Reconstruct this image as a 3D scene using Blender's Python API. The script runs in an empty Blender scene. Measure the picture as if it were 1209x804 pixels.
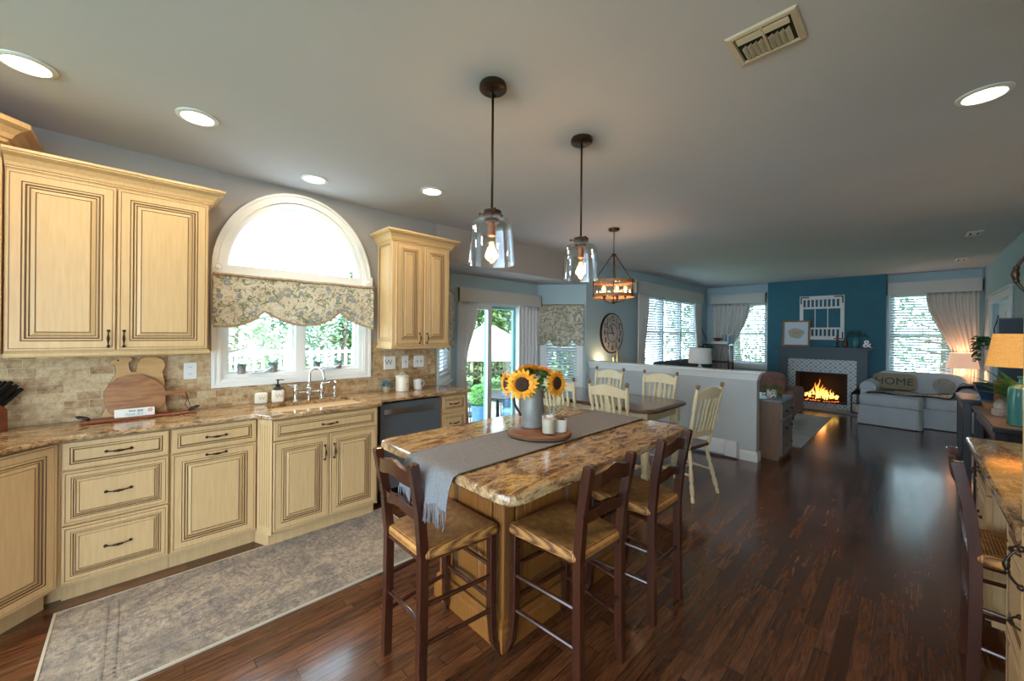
import bpy, math, random
from math import sin, cos, pi, radians
from mathutils import Vector, Matrix
from mathutils.geometry import tessellate_polygon
random.seed(7)
C = bpy.context.scene.collection
scene = bpy.context.scene

# ------------------------------------------------------------------ camera, world, light, exposure
YAW, ROLL, EYE, CEIL = .77, .0089, 1.473, 2.66
cam_d = bpy.data.cameras.new('camera'); cam = bpy.data.objects.new('camera', cam_d); C.objects.link(cam)
_f = Vector((sin(YAW), cos(YAW), 0)); _r0 = Vector((cos(YAW), -sin(YAW), 0)); _u0 = Vector((0, 0, 1))
_r = cos(ROLL)*_r0 + sin(ROLL)*_u0; _u = -sin(ROLL)*_r0 + cos(ROLL)*_u0
cam.matrix_world = Matrix(((_r.x, _u.x, -_f.x, 0), (_r.y, _u.y, -_f.y, 0), (_r.z, _u.z, -_f.z, EYE), (0, 0, 0, 1)))
cam_d.sensor_width = 36; cam_d.lens = 36*457/1209; cam_d.shift_y = (394.2-402)/1209; cam_d.clip_start = .03
scene.camera = cam

w = bpy.data.worlds.new('world'); scene.world = w; w.use_nodes = True
wn = w.node_tree.nodes; wl = w.node_tree.links
bg = wn['Background']; bg.inputs['Color'].default_value = (.66, .84, 1.0, 1); bg.inputs['Strength'].default_value = 7.5
sun_d = bpy.data.lights.new('sun', 'SUN'); sun_d.energy = 4.5; sun_d.angle = radians(1.5); sun_d.color = (1, .95, .86)
sun = bpy.data.objects.new('sun', sun_d); C.objects.link(sun); sun.location = (-2, -3, 9)
sun.rotation_euler = Vector((.10, .52, -.85)).to_track_quat('-Z', 'Y').to_euler()
scene.view_settings.view_transform = 'Standard'; scene.view_settings.look = 'None'
scene.view_settings.exposure = 0.42; scene.view_settings.gamma = 1; scene.view_settings.use_curve_mapping = False
scene.cycles.max_bounces = 10; scene.cycles.diffuse_bounces = 5; scene.cycles.transparent_max_bounces = 16
scene.cycles.caustics_reflective = False; scene.cycles.caustics_refractive = False
scene.cycles.sample_clamp_indirect = 6

# ------------------------------------------------------------------ mesh builder
def T(x=0, y=0, z=0): return Matrix.Translation((x, y, z))
def RZ(a): return Matrix.Rotation(a, 4, 'Z')
def RX(a): return Matrix.Rotation(a, 4, 'X')
def RY(a): return Matrix.Rotation(a, 4, 'Y')

class MB:
    def __init__(s): s.v = []; s.f = []; s.m = []; s.T = Matrix.Identity(4)
    def add(s, vs, fs, mi=0):
        n = len(s.v); s.v += [s.T @ Vector(p) for p in vs]
        s.f += [tuple(i+n for i in f) for f in fs]
        s.m += (mi if isinstance(mi, list) else [mi]*len(fs)); return s
    def box(s, x0, x1, y0, y1, z0, z1, mi=0, c=0):
        if x0 > x1: x0, x1 = x1, x0
        if y0 > y1: y0, y1 = y1, y0
        if z0 > z1: z0, z1 = z1, z0
        c = min(c, (x1-x0)*.45, (y1-y0)*.45, (z1-z0)*.45)
        if c <= 0:
            vs = [(x, y, z) for z in (z0, z1) for x, y in ((x0, y0), (x1, y0), (x1, y1), (x0, y1))]
            return s.add(vs, [(3, 2, 1, 0), (4, 5, 6, 7), (0, 1, 5, 4), (1, 2, 6, 5), (2, 3, 7, 6), (3, 0, 4, 7)], mi)
        def ring(z, i, cc):
            a, b, d, e = x0+i, x1-i, y0+i, y1-i
            return [(a+cc, d, z), (b-cc, d, z), (b, d+cc, z), (b, e-cc, z), (b-cc, e, z), (a+cc, e, z), (a, e-cc, z), (a, d+cc, z)]
        R = [ring(z0, c, c*.4), ring(z0+c, 0, c), ring(z1-c, 0, c), ring(z1, c, c*.4)]
        fs = [tuple(range(7, -1, -1)), tuple(range(24, 32))]
        for k in range(3):
            for i in range(8): j = (i+1) % 8; fs.append((k*8+i, k*8+j, k*8+8+j, k*8+8+i))
        return s.add(sum(R, []), fs, mi)
    def rings(s, R, closed=True, cap=True, mi=0, mis=None):
        n = len(R[0]); fs = []; ms = []
        for k in range(len(R)-1):
            for i in range(n if closed else n-1):
                j = (i+1) % n; fs.append((k*n+i, k*n+j, (k+1)*n+j, (k+1)*n+i)); ms.append(mis[k] if mis else mi)
        if cap:
            fs.append(tuple(range(n-1, -1, -1))); ms.append(mis[0] if mis else mi)
            fs.append(tuple((len(R)-1)*n+i for i in range(n))); ms.append(mis[-1] if mis else mi)
        return s.add(sum([list(r) for r in R], []), fs, ms)
    def lathe(s, prof, x=0, y=0, z=0, n=24, mi=0, cap=True):
        return s.rings([[(x+r*cos(2*pi*i/n), y+r*sin(2*pi*i/n), z+h) for i in range(n)] for r, h in prof], cap=cap, mi=mi)
    def turned(s, p0, p1, prof, n=12, mi=0, sq=False):
        p0, p1 = Vector(p0), Vector(p1); d = p1-p0; q = d.normalized()
        a = q.orthogonal().normalized() if abs(q.z) < .9 else (Vector((1, 0, 0)) - q*q.x).normalized()
        b = q.cross(a)
        o = pi/4 if sq else 0
        return s.rings([[p0+d*t+(a*cos(2*pi*i/n+o)+b*sin(2*pi*i/n+o))*r for i in range(n)] for t, r in prof], mi=mi)
    def rod(s, p0, p1, r0, r1=None, n=12, mi=0): return s.turned(p0, p1, [(0, r0), (1, r1 or r0)], n, mi)
    def bar(s, p0, p1, w, mi=0): return s.turned(p0, p1, [(0, w*.707), (1, w*.707)], 4, mi, True)
    def tube(s, pts, r, n=8, mi=0):
        pts = [Vector(p) for p in pts]; R = []; prev = None
        for i, p in enumerate(pts):
            d = (pts[min(i+1, len(pts)-1)]-pts[max(i-1, 0)]).normalized()
            a = (prev - d*prev.dot(d)).normalized() if prev is not None and (prev - d*prev.dot(d)).length > 1e-4 else d.orthogonal().normalized()
            prev = a; b = d.cross(a); rr = r[i] if isinstance(r, (list, tuple)) else r
            R.append([p+(a*cos(2*pi*k/n)+b*sin(2*pi*k/n))*rr for k in range(n)])
        return s.rings(R, mi=mi)
    def strip(s, pts, hw, hh, up=(0, 0, 1), mi=0):      # rectangular section swept along points; hw across, hh along up
        pts = [Vector(p) for p in pts]; up = Vector(up); R = []
        for i, p in enumerate(pts):
            d = (pts[min(i+1, len(pts)-1)]-pts[max(i-1, 0)]).normalized(); sd = d.cross(up).normalized(); u2 = sd.cross(d)
            a = hw[i] if isinstance(hw, list) else hw; b = hh[i] if isinstance(hh, list) else hh
            R.append([p+sd*a+u2*b, p-sd*a+u2*b, p-sd*a-u2*b, p+sd*a-u2*b])
        return s.rings(R, mi=mi)
    def plate(s, loops, th, M=None, mi=0, smi=None):    # loops in local (u,v), extruded to w=th ; M maps (u,v,w)
        M = M or Matrix.Identity(4)
        L = [[Vector((p[0], p[1], 0)) for p in l] for l in loops]
        tr = tessellate_polygon(L); flat = sum(L, []); n = len(flat)
        vs = [M @ p for p in flat]+[M @ Vector((p.x, p.y, th)) for p in flat]
        fs = [tuple(t) for t in tr]+[tuple(i+n for i in reversed(t)) for t in tr]; ms = [mi]*len(fs); k = 0
        for l in L:
            m = len(l)
            for i in range(m): j = (i+1) % m; fs.append((k+i, k+j, k+j+n, k+i+n)); ms.append(mi if smi is None else smi)
            k += m
        return s.add(vs, fs, ms)
    def sweep(s, path, prof, closed=False, mi=0, cap=True):    # plan path (x,y); prof list of (out,z), out = right of travel
        P = [Vector((p[0], p[1])) for p in path]; n = len(P); R = []
        for i in range(n):
            a = P[i]-P[i-1] if (i > 0 or closed) else P[1]-P[0]
            b = P[(i+1) % n]-P[i] if (i < n-1 or closed) else a
            a.normalize(); b.normalize(); na = Vector((a.y, -a.x)); nb = Vector((b.y, -b.x)); m = (na+nb)
            m = m.normalized(); m = m/max(.2, m.dot(na))
            R.append([(P[i].x+m.x*o, P[i].y+m.y*o, z) for o, z in prof])
        if closed: R.append(R[0])
        return s.rings(R, cap=cap and not closed, mi=mi)
    def grid(s, fn, nu, nv, mi=0, th=0, wrap=False):
        vs = [Vector(fn(i/nu, j/nv)) for j in range(nv+1) for i in range(nu+1)]; W = nu+1
        fs = [(j*W+i, j*W+i+1, (j+1)*W+i+1, (j+1)*W+i) for j in range(nv) for i in range(nu)]
        if th:
            N = [Vector((0, 0, 0)) for _ in vs]
            for f in fs:
                nn = (vs[f[1]]-vs[f[0]]).cross(vs[f[3]]-vs[f[0]])
                for i in f: N[i] += nn
            n = len(vs); vs2 = [v-N[i].normalized()*th for i, v in enumerate(vs)]
            b = [tuple(n+i for i in reversed(f)) for f in fs]
            e = [(i, i+1) for i in range(nu)]+[(j*W+nu, (j+1)*W+nu) for j in range(nv)]+[(nv*W+i+1, nv*W+i) for i in range(nu)]+[((j+1)*W, j*W) for j in range(nv)]
            fs = fs+b+[(q, p, p+n, q+n) for p, q in e]; vs = vs+vs2
        return s.add(vs, fs, mi)
    def blob(s, c, r, n=10, mi=0, j=0, sc=(1, 1, 1)):
        R = []
        for k in range(1, n):
            a = pi*k/n; R.append([(c[0]+sc[0]*r*sin(a)*cos(2*pi*i/(n+4))*(1+random.uniform(-j, j)), c[1]+sc[1]*r*sin(a)*sin(2*pi*i/(n+4))*(1+random.uniform(-j, j)), c[2]-sc[2]*r*cos(a)) for i in range(n+4)])
        return s.rings(R, mi=mi)
    def leaf(s, p, d, L, W, up=None, mi=0, bend=.25):
        p = Vector(p); d = Vector(d).normalized(); u = Vector(up) if up else Vector((random.uniform(-1, 1), random.uniform(-1, 1), random.uniform(.2, 1)))
        sd = d.cross(u)
        if sd.length < 1e-3: sd = d.orthogonal()
        sd.normalize(); nn = sd.cross(d)
        return s.add([p, p+d*L*.45+sd*W*.5+nn*L*bend*.3, p+d*L-nn*L*bend, p+d*L*.45-sd*W*.5+nn*L*bend*.3, p+d*L*.5], [(0, 1, 4), (1, 2, 4), (2, 3, 4), (3, 0, 4)], mi)
    def build(s, name, mats, parent=None, smooth=None, bevel=0, kind=None):
        me = bpy.data.meshes.new(name); me.from_pydata([tuple(v) for v in s.v], [], s.f)
        if not isinstance(mats, (list, tuple)): mats = [mats]
        for m in mats: me.materials.append(m)
        if len(mats) > 1: me.polygons.foreach_set('material_index', s.m)
        me.validate(); me.update()
        if smooth is not None and smooth is not False:
            me.polygons.foreach_set('use_smooth', [True]*len(me.polygons))
            if smooth is not True: me.set_sharp_from_angle(angle=radians(smooth))
        o = bpy.data.objects.new(name, me); C.objects.link(o)
        if parent: o.parent = parent
        if bevel:
            b = o.modifiers.new('bevel', 'BEVEL'); b.width = bevel; b.segments = 2; b.limit_method = 'ANGLE'
        if kind: o['kind'] = kind
        return o

def thing(name, label, cat, loc=(0, 0, 0), rz=0, group=None):
    o = bpy.data.objects.new(name, None); C.objects.link(o); o.empty_display_size = .1
    o.location = loc; o.rotation_euler = (0, 0, rz); o['label'] = label; o['category'] = cat
    if group: o['group'] = group
    return o
def tag(o, label, cat, group=None):
    o['label'] = label; o['category'] = cat
    if group: o['group'] = group
    return o
def empty_struct(name, loc=(0, 0, 0), rz=0):
    o = bpy.data.objects.new(name, None); C.objects.link(o); o.location = loc; o.rotation_euler = (0, 0, rz); o['kind'] = 'structure'; return o
def dup(root, loc, rz, label=None, scale=None):
    def cp(o, parent):
        c = o.copy(); C.objects.link(c); c.parent = parent
        for ch in list(o.children): cp(ch, c)
        return c
    r = cp(root, None); r.location = loc; r.rotation_euler = (0, 0, rz)
    if label: r['label'] = label
    if scale: r.scale = (scale,)*3
    return r

# ------------------------------------------------------------------ materials
def mat(name, col=(.8, .8, .8), rough=.5, metal=0, spec=.5, emit=None, es=0, coat=0, alpha=1, sheen=0, trans=0):
    m = bpy.data.materials.new(name); m.use_nodes = True; b = m.node_tree.nodes['Principled BSDF']
    b.inputs['Base Color'].default_value = (*col, 1); b.inputs['Roughness'].default_value = rough; b.inputs['Metallic'].default_value = metal
    b.inputs['Specular IOR Level'].default_value = spec; b.inputs['Coat Weight'].default_value = coat
    b.inputs['Sheen Weight'].default_value = sheen; b.inputs['Transmission Weight'].default_value = trans
    if emit: b.inputs['Emission Color'].default_value = (*emit, 1); b.inputs['Emission Strength'].default_value = es
    return m
def N(m, t, **kw):
    n = m.node_tree.nodes.new(t)
    for k, v in kw.items():
        if k in n.inputs: n.inputs[k].default_value = v
        else: setattr(n, k, v)
    return n
def LK(m, a, b): m.node_tree.links.new(a, b)
def coords(m, scale=(1, 1, 1), rot=(0, 0, 0), loc=(0, 0, 0)):
    t = N(m, 'ShaderNodeTexCoord'); mp = N(m, 'ShaderNodeMapping'); LK(m, t.outputs['Object'], mp.inputs['Vector'])
    mp.inputs['Scale'].default_value = scale; mp.inputs['Rotation'].default_value = rot; mp.inputs['Location'].default_value = loc
    return mp.outputs['Vector']
def noise(m, vec, scale, detail=4, rough=.55, dist=0):
    n = N(m, 'ShaderNodeTexNoise'); n.inputs['Scale'].default_value = scale; n.inputs['Detail'].default_value = detail
    n.inputs['Roughness'].default_value = rough; n.inputs['Distortion'].default_value = dist; LK(m, vec, n.inputs['Vector']); return n.outputs['Fac']
def ramp(m, fac, stops, interp='LINEAR'):
    r = N(m, 'ShaderNodeValToRGB'); r.color_ramp.interpolation = interp; e = r.color_ramp.elements
    while len(e) < len(stops): e.new(.5)
    for i, (p, c) in enumerate(stops): e[i].position = p; e[i].color = (*c, 1) if len(c) == 3 else c
    LK(m, fac, r.inputs['Fac']); return r.outputs['Color']
def mix(m, fac, a, b, mode='MIX'):
    n = N(m, 'ShaderNodeMix', data_type='RGBA', blend_type=mode)
    if hasattr(fac, 'type'): LK(m, fac, n.inputs[0])
    else: n.inputs[0].default_value = fac
    for v, i in ((a, 6), (b, 7)):
        if hasattr(v, 'type'): LK(m, v, n.inputs[i])
        else: n.inputs[i].default_value = (*v, 1)
    return n.outputs[2]
def mth(m, op, a, b=None):
    n = N(m, 'ShaderNodeMath', operation=op)
    for i, v in enumerate((a, b)):
        if v is None: continue
        if hasattr(v, 'type'): LK(m, v, n.inputs[i])
        else: n.inputs[i].default_value = v
    return n.outputs[0]
def setc(m, c): LK(m, c, m.node_tree.nodes['Principled BSDF'].inputs['Base Color'])
def bump(m, h, strength=.2, dist=.005):
    b = N(m, 'ShaderNodeBump'); b.inputs['Strength'].default_value = strength; b.inputs['Distance'].default_value = dist
    LK(m, h, b.inputs['Height']); LK(m, b.outputs['Normal'], m.node_tree.nodes['Principled BSDF'].inputs['Normal'])
def noisy(name, c0, c1, scale=6, rough=.5, sc=(1, 1, 1), bumpy=0, **kw):
    m = mat(name, c0, rough, **kw); v = coords(m, sc); f = noise(m, v, scale, 5)
    setc(m, ramp(m, f, [(.3, c0), (.7, c1)]))
    if bumpy: bump(m, f, bumpy)
    return m
def glassy(name, tint=(1, 1, 1), refl=.10, rough=.0):
    m = bpy.data.materials.new(name); m.use_nodes = True; nt = m.node_tree; nt.nodes.clear()
    o = nt.nodes.new('ShaderNodeOutputMaterial'); mx = nt.nodes.new('ShaderNodeMixShader'); t = nt.nodes.new('ShaderNodeBsdfTransparent')
    g = nt.nodes.new('ShaderNodeBsdfGlossy'); lw = nt.nodes.new('ShaderNodeLayerWeight'); lw.inputs['Blend'].default_value = .35
    mr = nt.nodes.new('ShaderNodeMapRange'); mr.inputs['To Min'].default_value = refl*.5; mr.inputs['To Max'].default_value = min(1, refl*6)
    t.inputs['Color'].default_value = (*tint, 1); g.inputs['Roughness'].default_value = rough
    nt.links.new(lw.outputs['Facing'], mr.inputs['Value']); nt.links.new(mr.outputs['Result'], mx.inputs['Fac'])
    nt.links.new(t.outputs[0], mx.inputs[1]); nt.links.new(g.outputs[0], mx.inputs[2]); nt.links.new(mx.outputs[0], o.inputs['Surface']); return m

M = {}
def wood(name, c0, c1, sc=(1, 8, 8), scale=3, rough=.35, coat=0):
    m = mat(name, c0, rough, coat=coat); v = coords(m, sc); f = noise(m, v, scale, 6, .6, .6)
    g = noise(m, coords(m, tuple(s*4 for s in sc)), scale*2, 3); c = ramp(m, f, [(.3, c0), (.7, c1)])
    setc(m, mix(m, mth(m, 'MULTIPLY', g, .35), c, tuple(k*.5 for k in c0), 'MIX')); return m
M['cream'] = noisy('cream_cabinet_paint', (.57, .375, .18), (.65, .445, .225), 5, .38, (14, 14, 1))
M['glaze'] = mat('brown_glaze', (.16, .085, .035), .5)
M['bronze'] = mat('dark_bronze', (.045, .03, .022), .35, .8)
M['wall'] = noisy('greyblue_wall_paint', (.46, .49, .50), (.50, .53, .53), 3, .8)
M['wallk'] = noisy('warm_grey_wall_paint', (.325, .31, .30), (.35, .335, .325), 3, .8)
M['header'] = noisy('tan_grey_header_paint', (.42, .375, .345), (.45, .405, .375), 3, .8)
M['wall2'] = noisy('family_wall_paint', (.44, .58, .63), (.47, .61, .66), 3, .8)
M['teal'] = noisy('teal_wall_paint', (.014, .13, .19), (.018, .15, .21), 3, .6)
M['ceil'] = noisy('ceiling_paint', (.53, .53, .575), (.565, .565, .61), 1.2, .9)
M['white'] = mat('white_trim_paint', (.76, .77, .76), .4)
M['offwhite'] = mat('offwhite_board_paint', (.62, .61, .57), .5)
M['glass'] = glassy('window_glass', (.97, 1, 1), .05)
M['steel'] = mat('brushed_steel', (.45, .46, .48), .28, 1)
M['chrome'] = mat('polished_nickel', (.62, .63, .65), .15, 1)
M['black'] = mat('black_metal', (.012, .012, .014), .4, .5)
M['darkwood'] = wood('espresso_stool_wood', (.045, .013, .007), (.085, .025, .012), (3, 3, .6), 4, .25, .3)
M['green'] = noisy('leaf_green', (.05, .16, .035), (.12, .27, .06), 30, .5)

def granite():
    m = mat('granite', (.5, .4, .25), .09, spec=.6)
    v = coords(m); sw = coords(m, (1.1, 2.9, 3), (0, 0, .5))
    big = noise(m, sw, 1.9, 7, .65, 2.2); med = noise(m, sw, 5.5, 8, .7, 1.2); fine = noise(m, v, 75, 3, .7)
    c = ramp(m, big, [(.34, (.030, .014, .012)), (.42, (.13, .05, .025)), (.48, (.36, .20, .08)), (.53, (.50, .34, .17)), (.58, (.17, .065, .03)), (.66, (.38, .26, .15))])
    d = ramp(m, med, [(.38, (.022, .014, .014)), (.45, (.14, .06, .03)), (.50, (.42, .26, .11)), (.57, (.62, .46, .26)), (.63, (.12, .075, .065))])
    c = mix(m, .5, c, d)
    vo = N(m, 'ShaderNodeTexVoronoi'); vo.inputs['Scale'].default_value = 48; LK(m, v, vo.inputs['Vector'])
    c = mix(m, ramp(m, vo.outputs['Distance'], [(.05, (.6, .6, .6)), (.3, (0, 0, 0))]), c, (.10, .06, .05))
    c = mix(m, ramp(m, fine, [(.56, (0, 0, 0)), (.70, (.55, .55, .55))]), c, (.66, .52, .36))
    setc(m, c); return m
M['granite'] = granite()

def travertine():
    m = mat('travertine_tile', (.5, .38, .25), .6); t = N(m, 'ShaderNodeTexCoord'); sp = N(m, 'ShaderNodeSeparateXYZ'); LK(m, t.outputs['Object'], sp.inputs[0])
    cb = N(m, 'ShaderNodeCombineXYZ'); LK(m, sp.outputs['X'], cb.inputs[0]); LK(m, sp.outputs['Z'], cb.inputs[1])
    b = N(m, 'ShaderNodeTexBrick'); LK(m, cb.outputs[0], b.inputs['Vector']); b.inputs['Scale'].default_value = 1
    b.inputs['Brick Width'].default_value = .105; b.inputs['Row Height'].default_value = .052; b.inputs['Mortar Size'].default_value = .0018; b.inputs['Mortar Smooth'].default_value = .3
    b.inputs['Color1'].default_value = (1, 1, 1, 1); b.inputs['Color2'].default_value = (0, 0, 0, 1); b.inputs['Mortar'].default_value = (.5, .5, .5, 1); b.inputs['Bias'].default_value = 0
    ns = noise(m, t.outputs['Object'], 26, 6, .65, .5); n2 = noise(m, t.outputs['Object'], 90, 3)
    f = mth(m, 'ADD', mth(m, 'MULTIPLY', b.outputs['Color'], .26), mth(m, 'MULTIPLY', ns, .84))
    c = ramp(m, f, [(.24, (.13, .06, .022)), (.38, (.30, .17, .075)), (.52, (.45, .30, .15)), (.66, (.56, .42, .24)), (.82, (.64, .53, .35))])
    c = mix(m, ramp(m, n2, [(.58, (0, 0, 0)), (.68, (.6, .6, .6))]), c, (.22, .13, .07))
    c = mix(m, b.outputs['Fac'], c, (.50, .40, .28)); setc(m, c)
    bump(m, mth(m, 'SUBTRACT', mth(m, 'MULTIPLY', ns, .3), b.outputs['Fac']), .5, .003); return m
M['travertine'] = travertine()

def planks():
    m = mat('oak_floor', (.1, .04, .02), .2, spec=.5, coat=.35); m.node_tree.nodes['Principled BSDF'].inputs['Coat Roughness'].default_value = .10
    t = N(m, 'ShaderNodeTexCoord'); sp = N(m, 'ShaderNodeSeparateXYZ'); LK(m, t.outputs['Object'], sp.inputs[0])
    X, Y = sp.outputs['X'], sp.outputs['Y']; ry = mth(m, 'DIVIDE', Y, .062); row = mth(m, 'FLOOR', ry)
    wn_ = N(m, 'ShaderNodeTexWhiteNoise', noise_dimensions='1D'); LK(m, row, wn_.inputs['W'])
    cx = mth(m, 'ADD', mth(m, 'DIVIDE', X, .78), mth(m, 'MULTIPLY', wn_.outputs['Value'], 7)); col = mth(m, 'FLOOR', cx)
    cb = N(m, 'ShaderNodeCombineXYZ'); LK(m, row, cb.inputs[0]); LK(m, col, cb.inputs[1])
    w2 = N(m, 'ShaderNodeTexWhiteNoise', noise_dimensions='2D'); LK(m, cb.outputs[0], w2.inputs['Vector'])
    off = N(m, 'ShaderNodeCombineXYZ'); LK(m, mth(m, 'MULTIPLY', w2.outputs['Value'], 40), off.inputs[0]); LK(m, mth(m, 'MULTIPLY', w2.outputs['Value'], 13), off.inputs[1])
    va = N(m, 'ShaderNodeVectorMath', operation='ADD'); LK(m, t.outputs['Object'], va.inputs[0]); LK(m, off.outputs[0], va.inputs[1])
    mp = N(m, 'ShaderNodeMapping'); mp.inputs['Scale'].default_value = (1.6, 17, 1); LK(m, va.outputs[0], mp.inputs['Vector'])
    g = noise(m, mp.outputs[0], 2.2, 7, .68, 1.6)
    c = ramp(m, g, [(.25, (.035, .012, .006)), (.45, (.090, .033, .014)), (.60, (.150, .056, .023)), (.80, (.21, .085, .036))])
    tone = ramp(m, w2.outputs['Value'], [(0, (.55, .5, .5)), (1, (1.35, 1.3, 1.25))]); c = mix(m, 1, c, tone, 'MULTIPLY')
    fy = mth(m, 'FRACT', ry); fx = mth(m, 'FRACT', cx)
    gap = mth(m, 'MAXIMUM', mth(m, 'LESS_THAN', fy, .035), mth(m, 'LESS_THAN', fx, .004)); c = mix(m, gap, c, (.008, .003, .002)); setc(m, c)
    LK(m, mth(m, 'ADD', mth(m, 'MULTIPLY', g, .16), .13), m.node_tree.nodes['Principled BSDF'].inputs['Roughness'])
    bump(m, mth(m, 'SUBTRACT', mth(m, 'MULTIPLY', g, .35), mth(m, 'MULTIPLY', gap, 1)), .12, .003); return m
M['floor'] = planks()

def floral(name, scale=1.0):
    m = mat(name, (.7, .65, .5), .85, sheen=.2); v = coords(m)
    v1 = N(m, 'ShaderNodeTexVoronoi'); v1.inputs['Scale'].default_value = 13*scale; LK(m, v, v1.inputs['Vector'])
    n1 = noise(m, v, 17*scale, 5, .6, 1.5); n2 = noise(m, v, 26*scale, 5, .6, 2.5); n3 = noise(m, v, 7*scale, 3)
    base = ramp(m, n3, [(.35, (.56, .50, .38)), (.6, (.64, .60, .49))])
    c = mix(m, ramp(m, n1, [(.52, (0, 0, 0)), (.56, (1, 1, 1)), (.60, (1, 1, 1)), (.64, (0, 0, 0))]), base, (.15, .19, .10))
    c = mix(m, ramp(m, v1.outputs['Distance'], [(.26, (1, 1, 1)), (.34, (0, 0, 0))]), c, (.26, .30, .33))
    c = mix(m, ramp(m, v1.outputs['Distance'], [(.06, (1, 1, 1)), (.12, (0, 0, 0))]), c, (.62, .60, .52))
    c = mix(m, ramp(m, n2, [(.55, (0, 0, 0)), (.59, (.9, .9, .9)), (.64, (0, 0, 0))]), c, (.20, .12, .07)); setc(m, c); return m
M['floral'] = floral('floral_valance_fabric')
# ------------------------------------------------------------------ the room
YW = 3.58; XF = 10.3; YR = -.86
MB().box(-3, XF+.3, -3.2, 4.4, -.12, 0).build('floor', M['floor'], kind='structure')
MB().box(-3, XF+.3, -3.2, YW+.14, CEIL, CEIL+.12).build('ceiling', M['ceil'], kind='structure')
def wall_M(p0, p1):     # u along p0->p1, v up, w outward to the left of travel
    p0 = Vector((*p0, 0)); p1 = Vector((*p1, 0)); d = (p1-p0).normalized(); n = Vector((-d.y, d.x, 0))
    return Matrix(((d.x, 0, n.x, p0.x), (d.y, 0, n.y, p0.y), (0, 1, 0, 0), (0, 0, 0, 1))), (p1-p0).length
def rect(u0, u1, v0, v1): return [(u0, v0), (u1, v0), (u1, v1), (u0, v1)]
def wall(name, p0, p1, z0, z1, holes=(), th=.14, m=None):
    A, L = wall_M(p0, p1)
    return MB().plate([rect(0, L, z0, z1)]+[list(h) for h in holes], th, A).build(name, m or M['wall'], kind='structure')
# arched kitchen window
WX0, WX1, WZ0, WZS = .455, 1.515, 1.115, 1.93; WXC = (WX0+WX1)/2
def arch(rx, rz, z0, zs, x0, x1, n=28): return [(x0, z0), (x1, z0)]+[(WXC+rx*cos(pi*i/n), zs+rz*sin(pi*i/n)) for i in range(n+1)]
hole = arch(.53, .615, WZ0, WZS, WX0, WX1)
wall('wall_left', (-3, YW), (2.32, YW), 0, CEIL, [[(x+3, z) for x, z in hole]], m=M['wallk'])
wall('wall_header', (2.32, YW), (5.10, YW), 2.272, CEIL, m=M['header'])
A0, B0, C0, D0 = (2.32, YW), (2.95, 4.2), (4.64, 4.2), (5.10, YW)
wall('wall_bay_left', A0, B0, 0, 2.4, [rect(.12, .74, .95, 1.95)], m=M['wall2'])
wall('wall_bay', B0, C0, 0, 2.4, [rect(.10, 1.30, 0, 1.93)], m=M['wall2'])
wall('wall_bay_right', C0, D0, 0, 2.4, [rect(.12, .66, .70, 1.78)], m=M['wall2'])
bc = MB(); bc.plate([[(2.36, 3.62), (5.06, 3.62), C0, B0]], .1, T(0, 0, 2.27)); bc.build('ceiling_bay', M['ceil'], kind='structure')
WL0, WL1 = 6.95, 9.62
wall('wall_family_left', (5.10, YW), (XF, YW), 0, CEIL, [rect(WL0-5.10, WL1-5.10, .80, 2.27)], m=M['wall2'])
# far wall runs from y=3.58 to y=-.86 ; u = 3.58 - y
wall('wall_far', (XF, YW), (XF, YR), 0, CEIL, [rect(YW-3.02, YW-2.28, .80, 2.25), rect(YW-1.71, YW-.87, .02, .76), rect(YW-.29, YW+.50, .72, 2.30)], m=M['wall2'])
A, L = wall_M((10.1, 2.23), (10.1, .33))
cb = MB().plate([rect(0, L, 0, CEIL), rect(2.23-1.71, 2.23-.87, .02, .76)], .199, A); cb.build('wall_chimney_breast', M['teal'], kind='structure')
wall('wall_right', (XF, YR), (-.6, YR), 0, CEIL, [rect(XF-9.35, XF-7.75, 0, 2.0)], m=M['wall2'])
wall('wall_back', (-3, -3.2), (-3, YW), 0, CEIL, [rect(1.0, 6.4, .1, 2.45)], m=M['wall'])  # invented walls behind the camera, large openings added for fill daylight
wall('wall_near', (-.6, -3.2), (-3, -3.2), 0, CEIL, [rect(.2, 2.2, .1, 2.4)], m=M['wall'])
wall('wall_near_side', (-.6, YR), (-.6, -3.2), 0, CEIL, [rect(.2, 2.1, .1, 2.4)], m=M['wall'])
# half wall with cap, baseboard and heater
hw = MB().box(5.2, 5.32, 1.25, YW, 0, 1.0); hw.build('wall_half', M['wall'], kind='structure')
MB().sweep([(5.2, YW-.001), (5.2, 1.25), (5.32, 1.25), (5.32, YW-.001)], [(-.06, 1.0), (-.06, 1.052), (.045, 1.052), (.05, 1.04), (.045, 1.028), (.03, 1.022), (.022, 1.0), (.012, .985), (.006, .955), (0, .95), (0, 1.0)]).build('trim_1', M['white'], kind='structure', smooth=30)
BB = [(0, 0), (.016, 0), (.016, .09), (.010, .105), (.004, .115), (0, .118)]
MB().sweep([(5.2, 1.42), (5.2, 1.25), (5.32, 1.25), (5.32, 1.6)], BB).build('baseboard_half_wall', M['white'], kind='structure')
MB().sweep([(XF, -.86+.001), (7.67, YR+.001)][::-1][::-1], [(0, 0), (.016, 0), (.016, .11), (0, .12)]).build('baseboard_right', M['white'], kind='structure')
MB().sweep([(XF-.001, YW), (XF-.001, 2.23)], [(0, 0), (.016, 0), (.016, .11), (0, .12)]).build('baseboard_far', M['white'], kind='structure')
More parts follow.
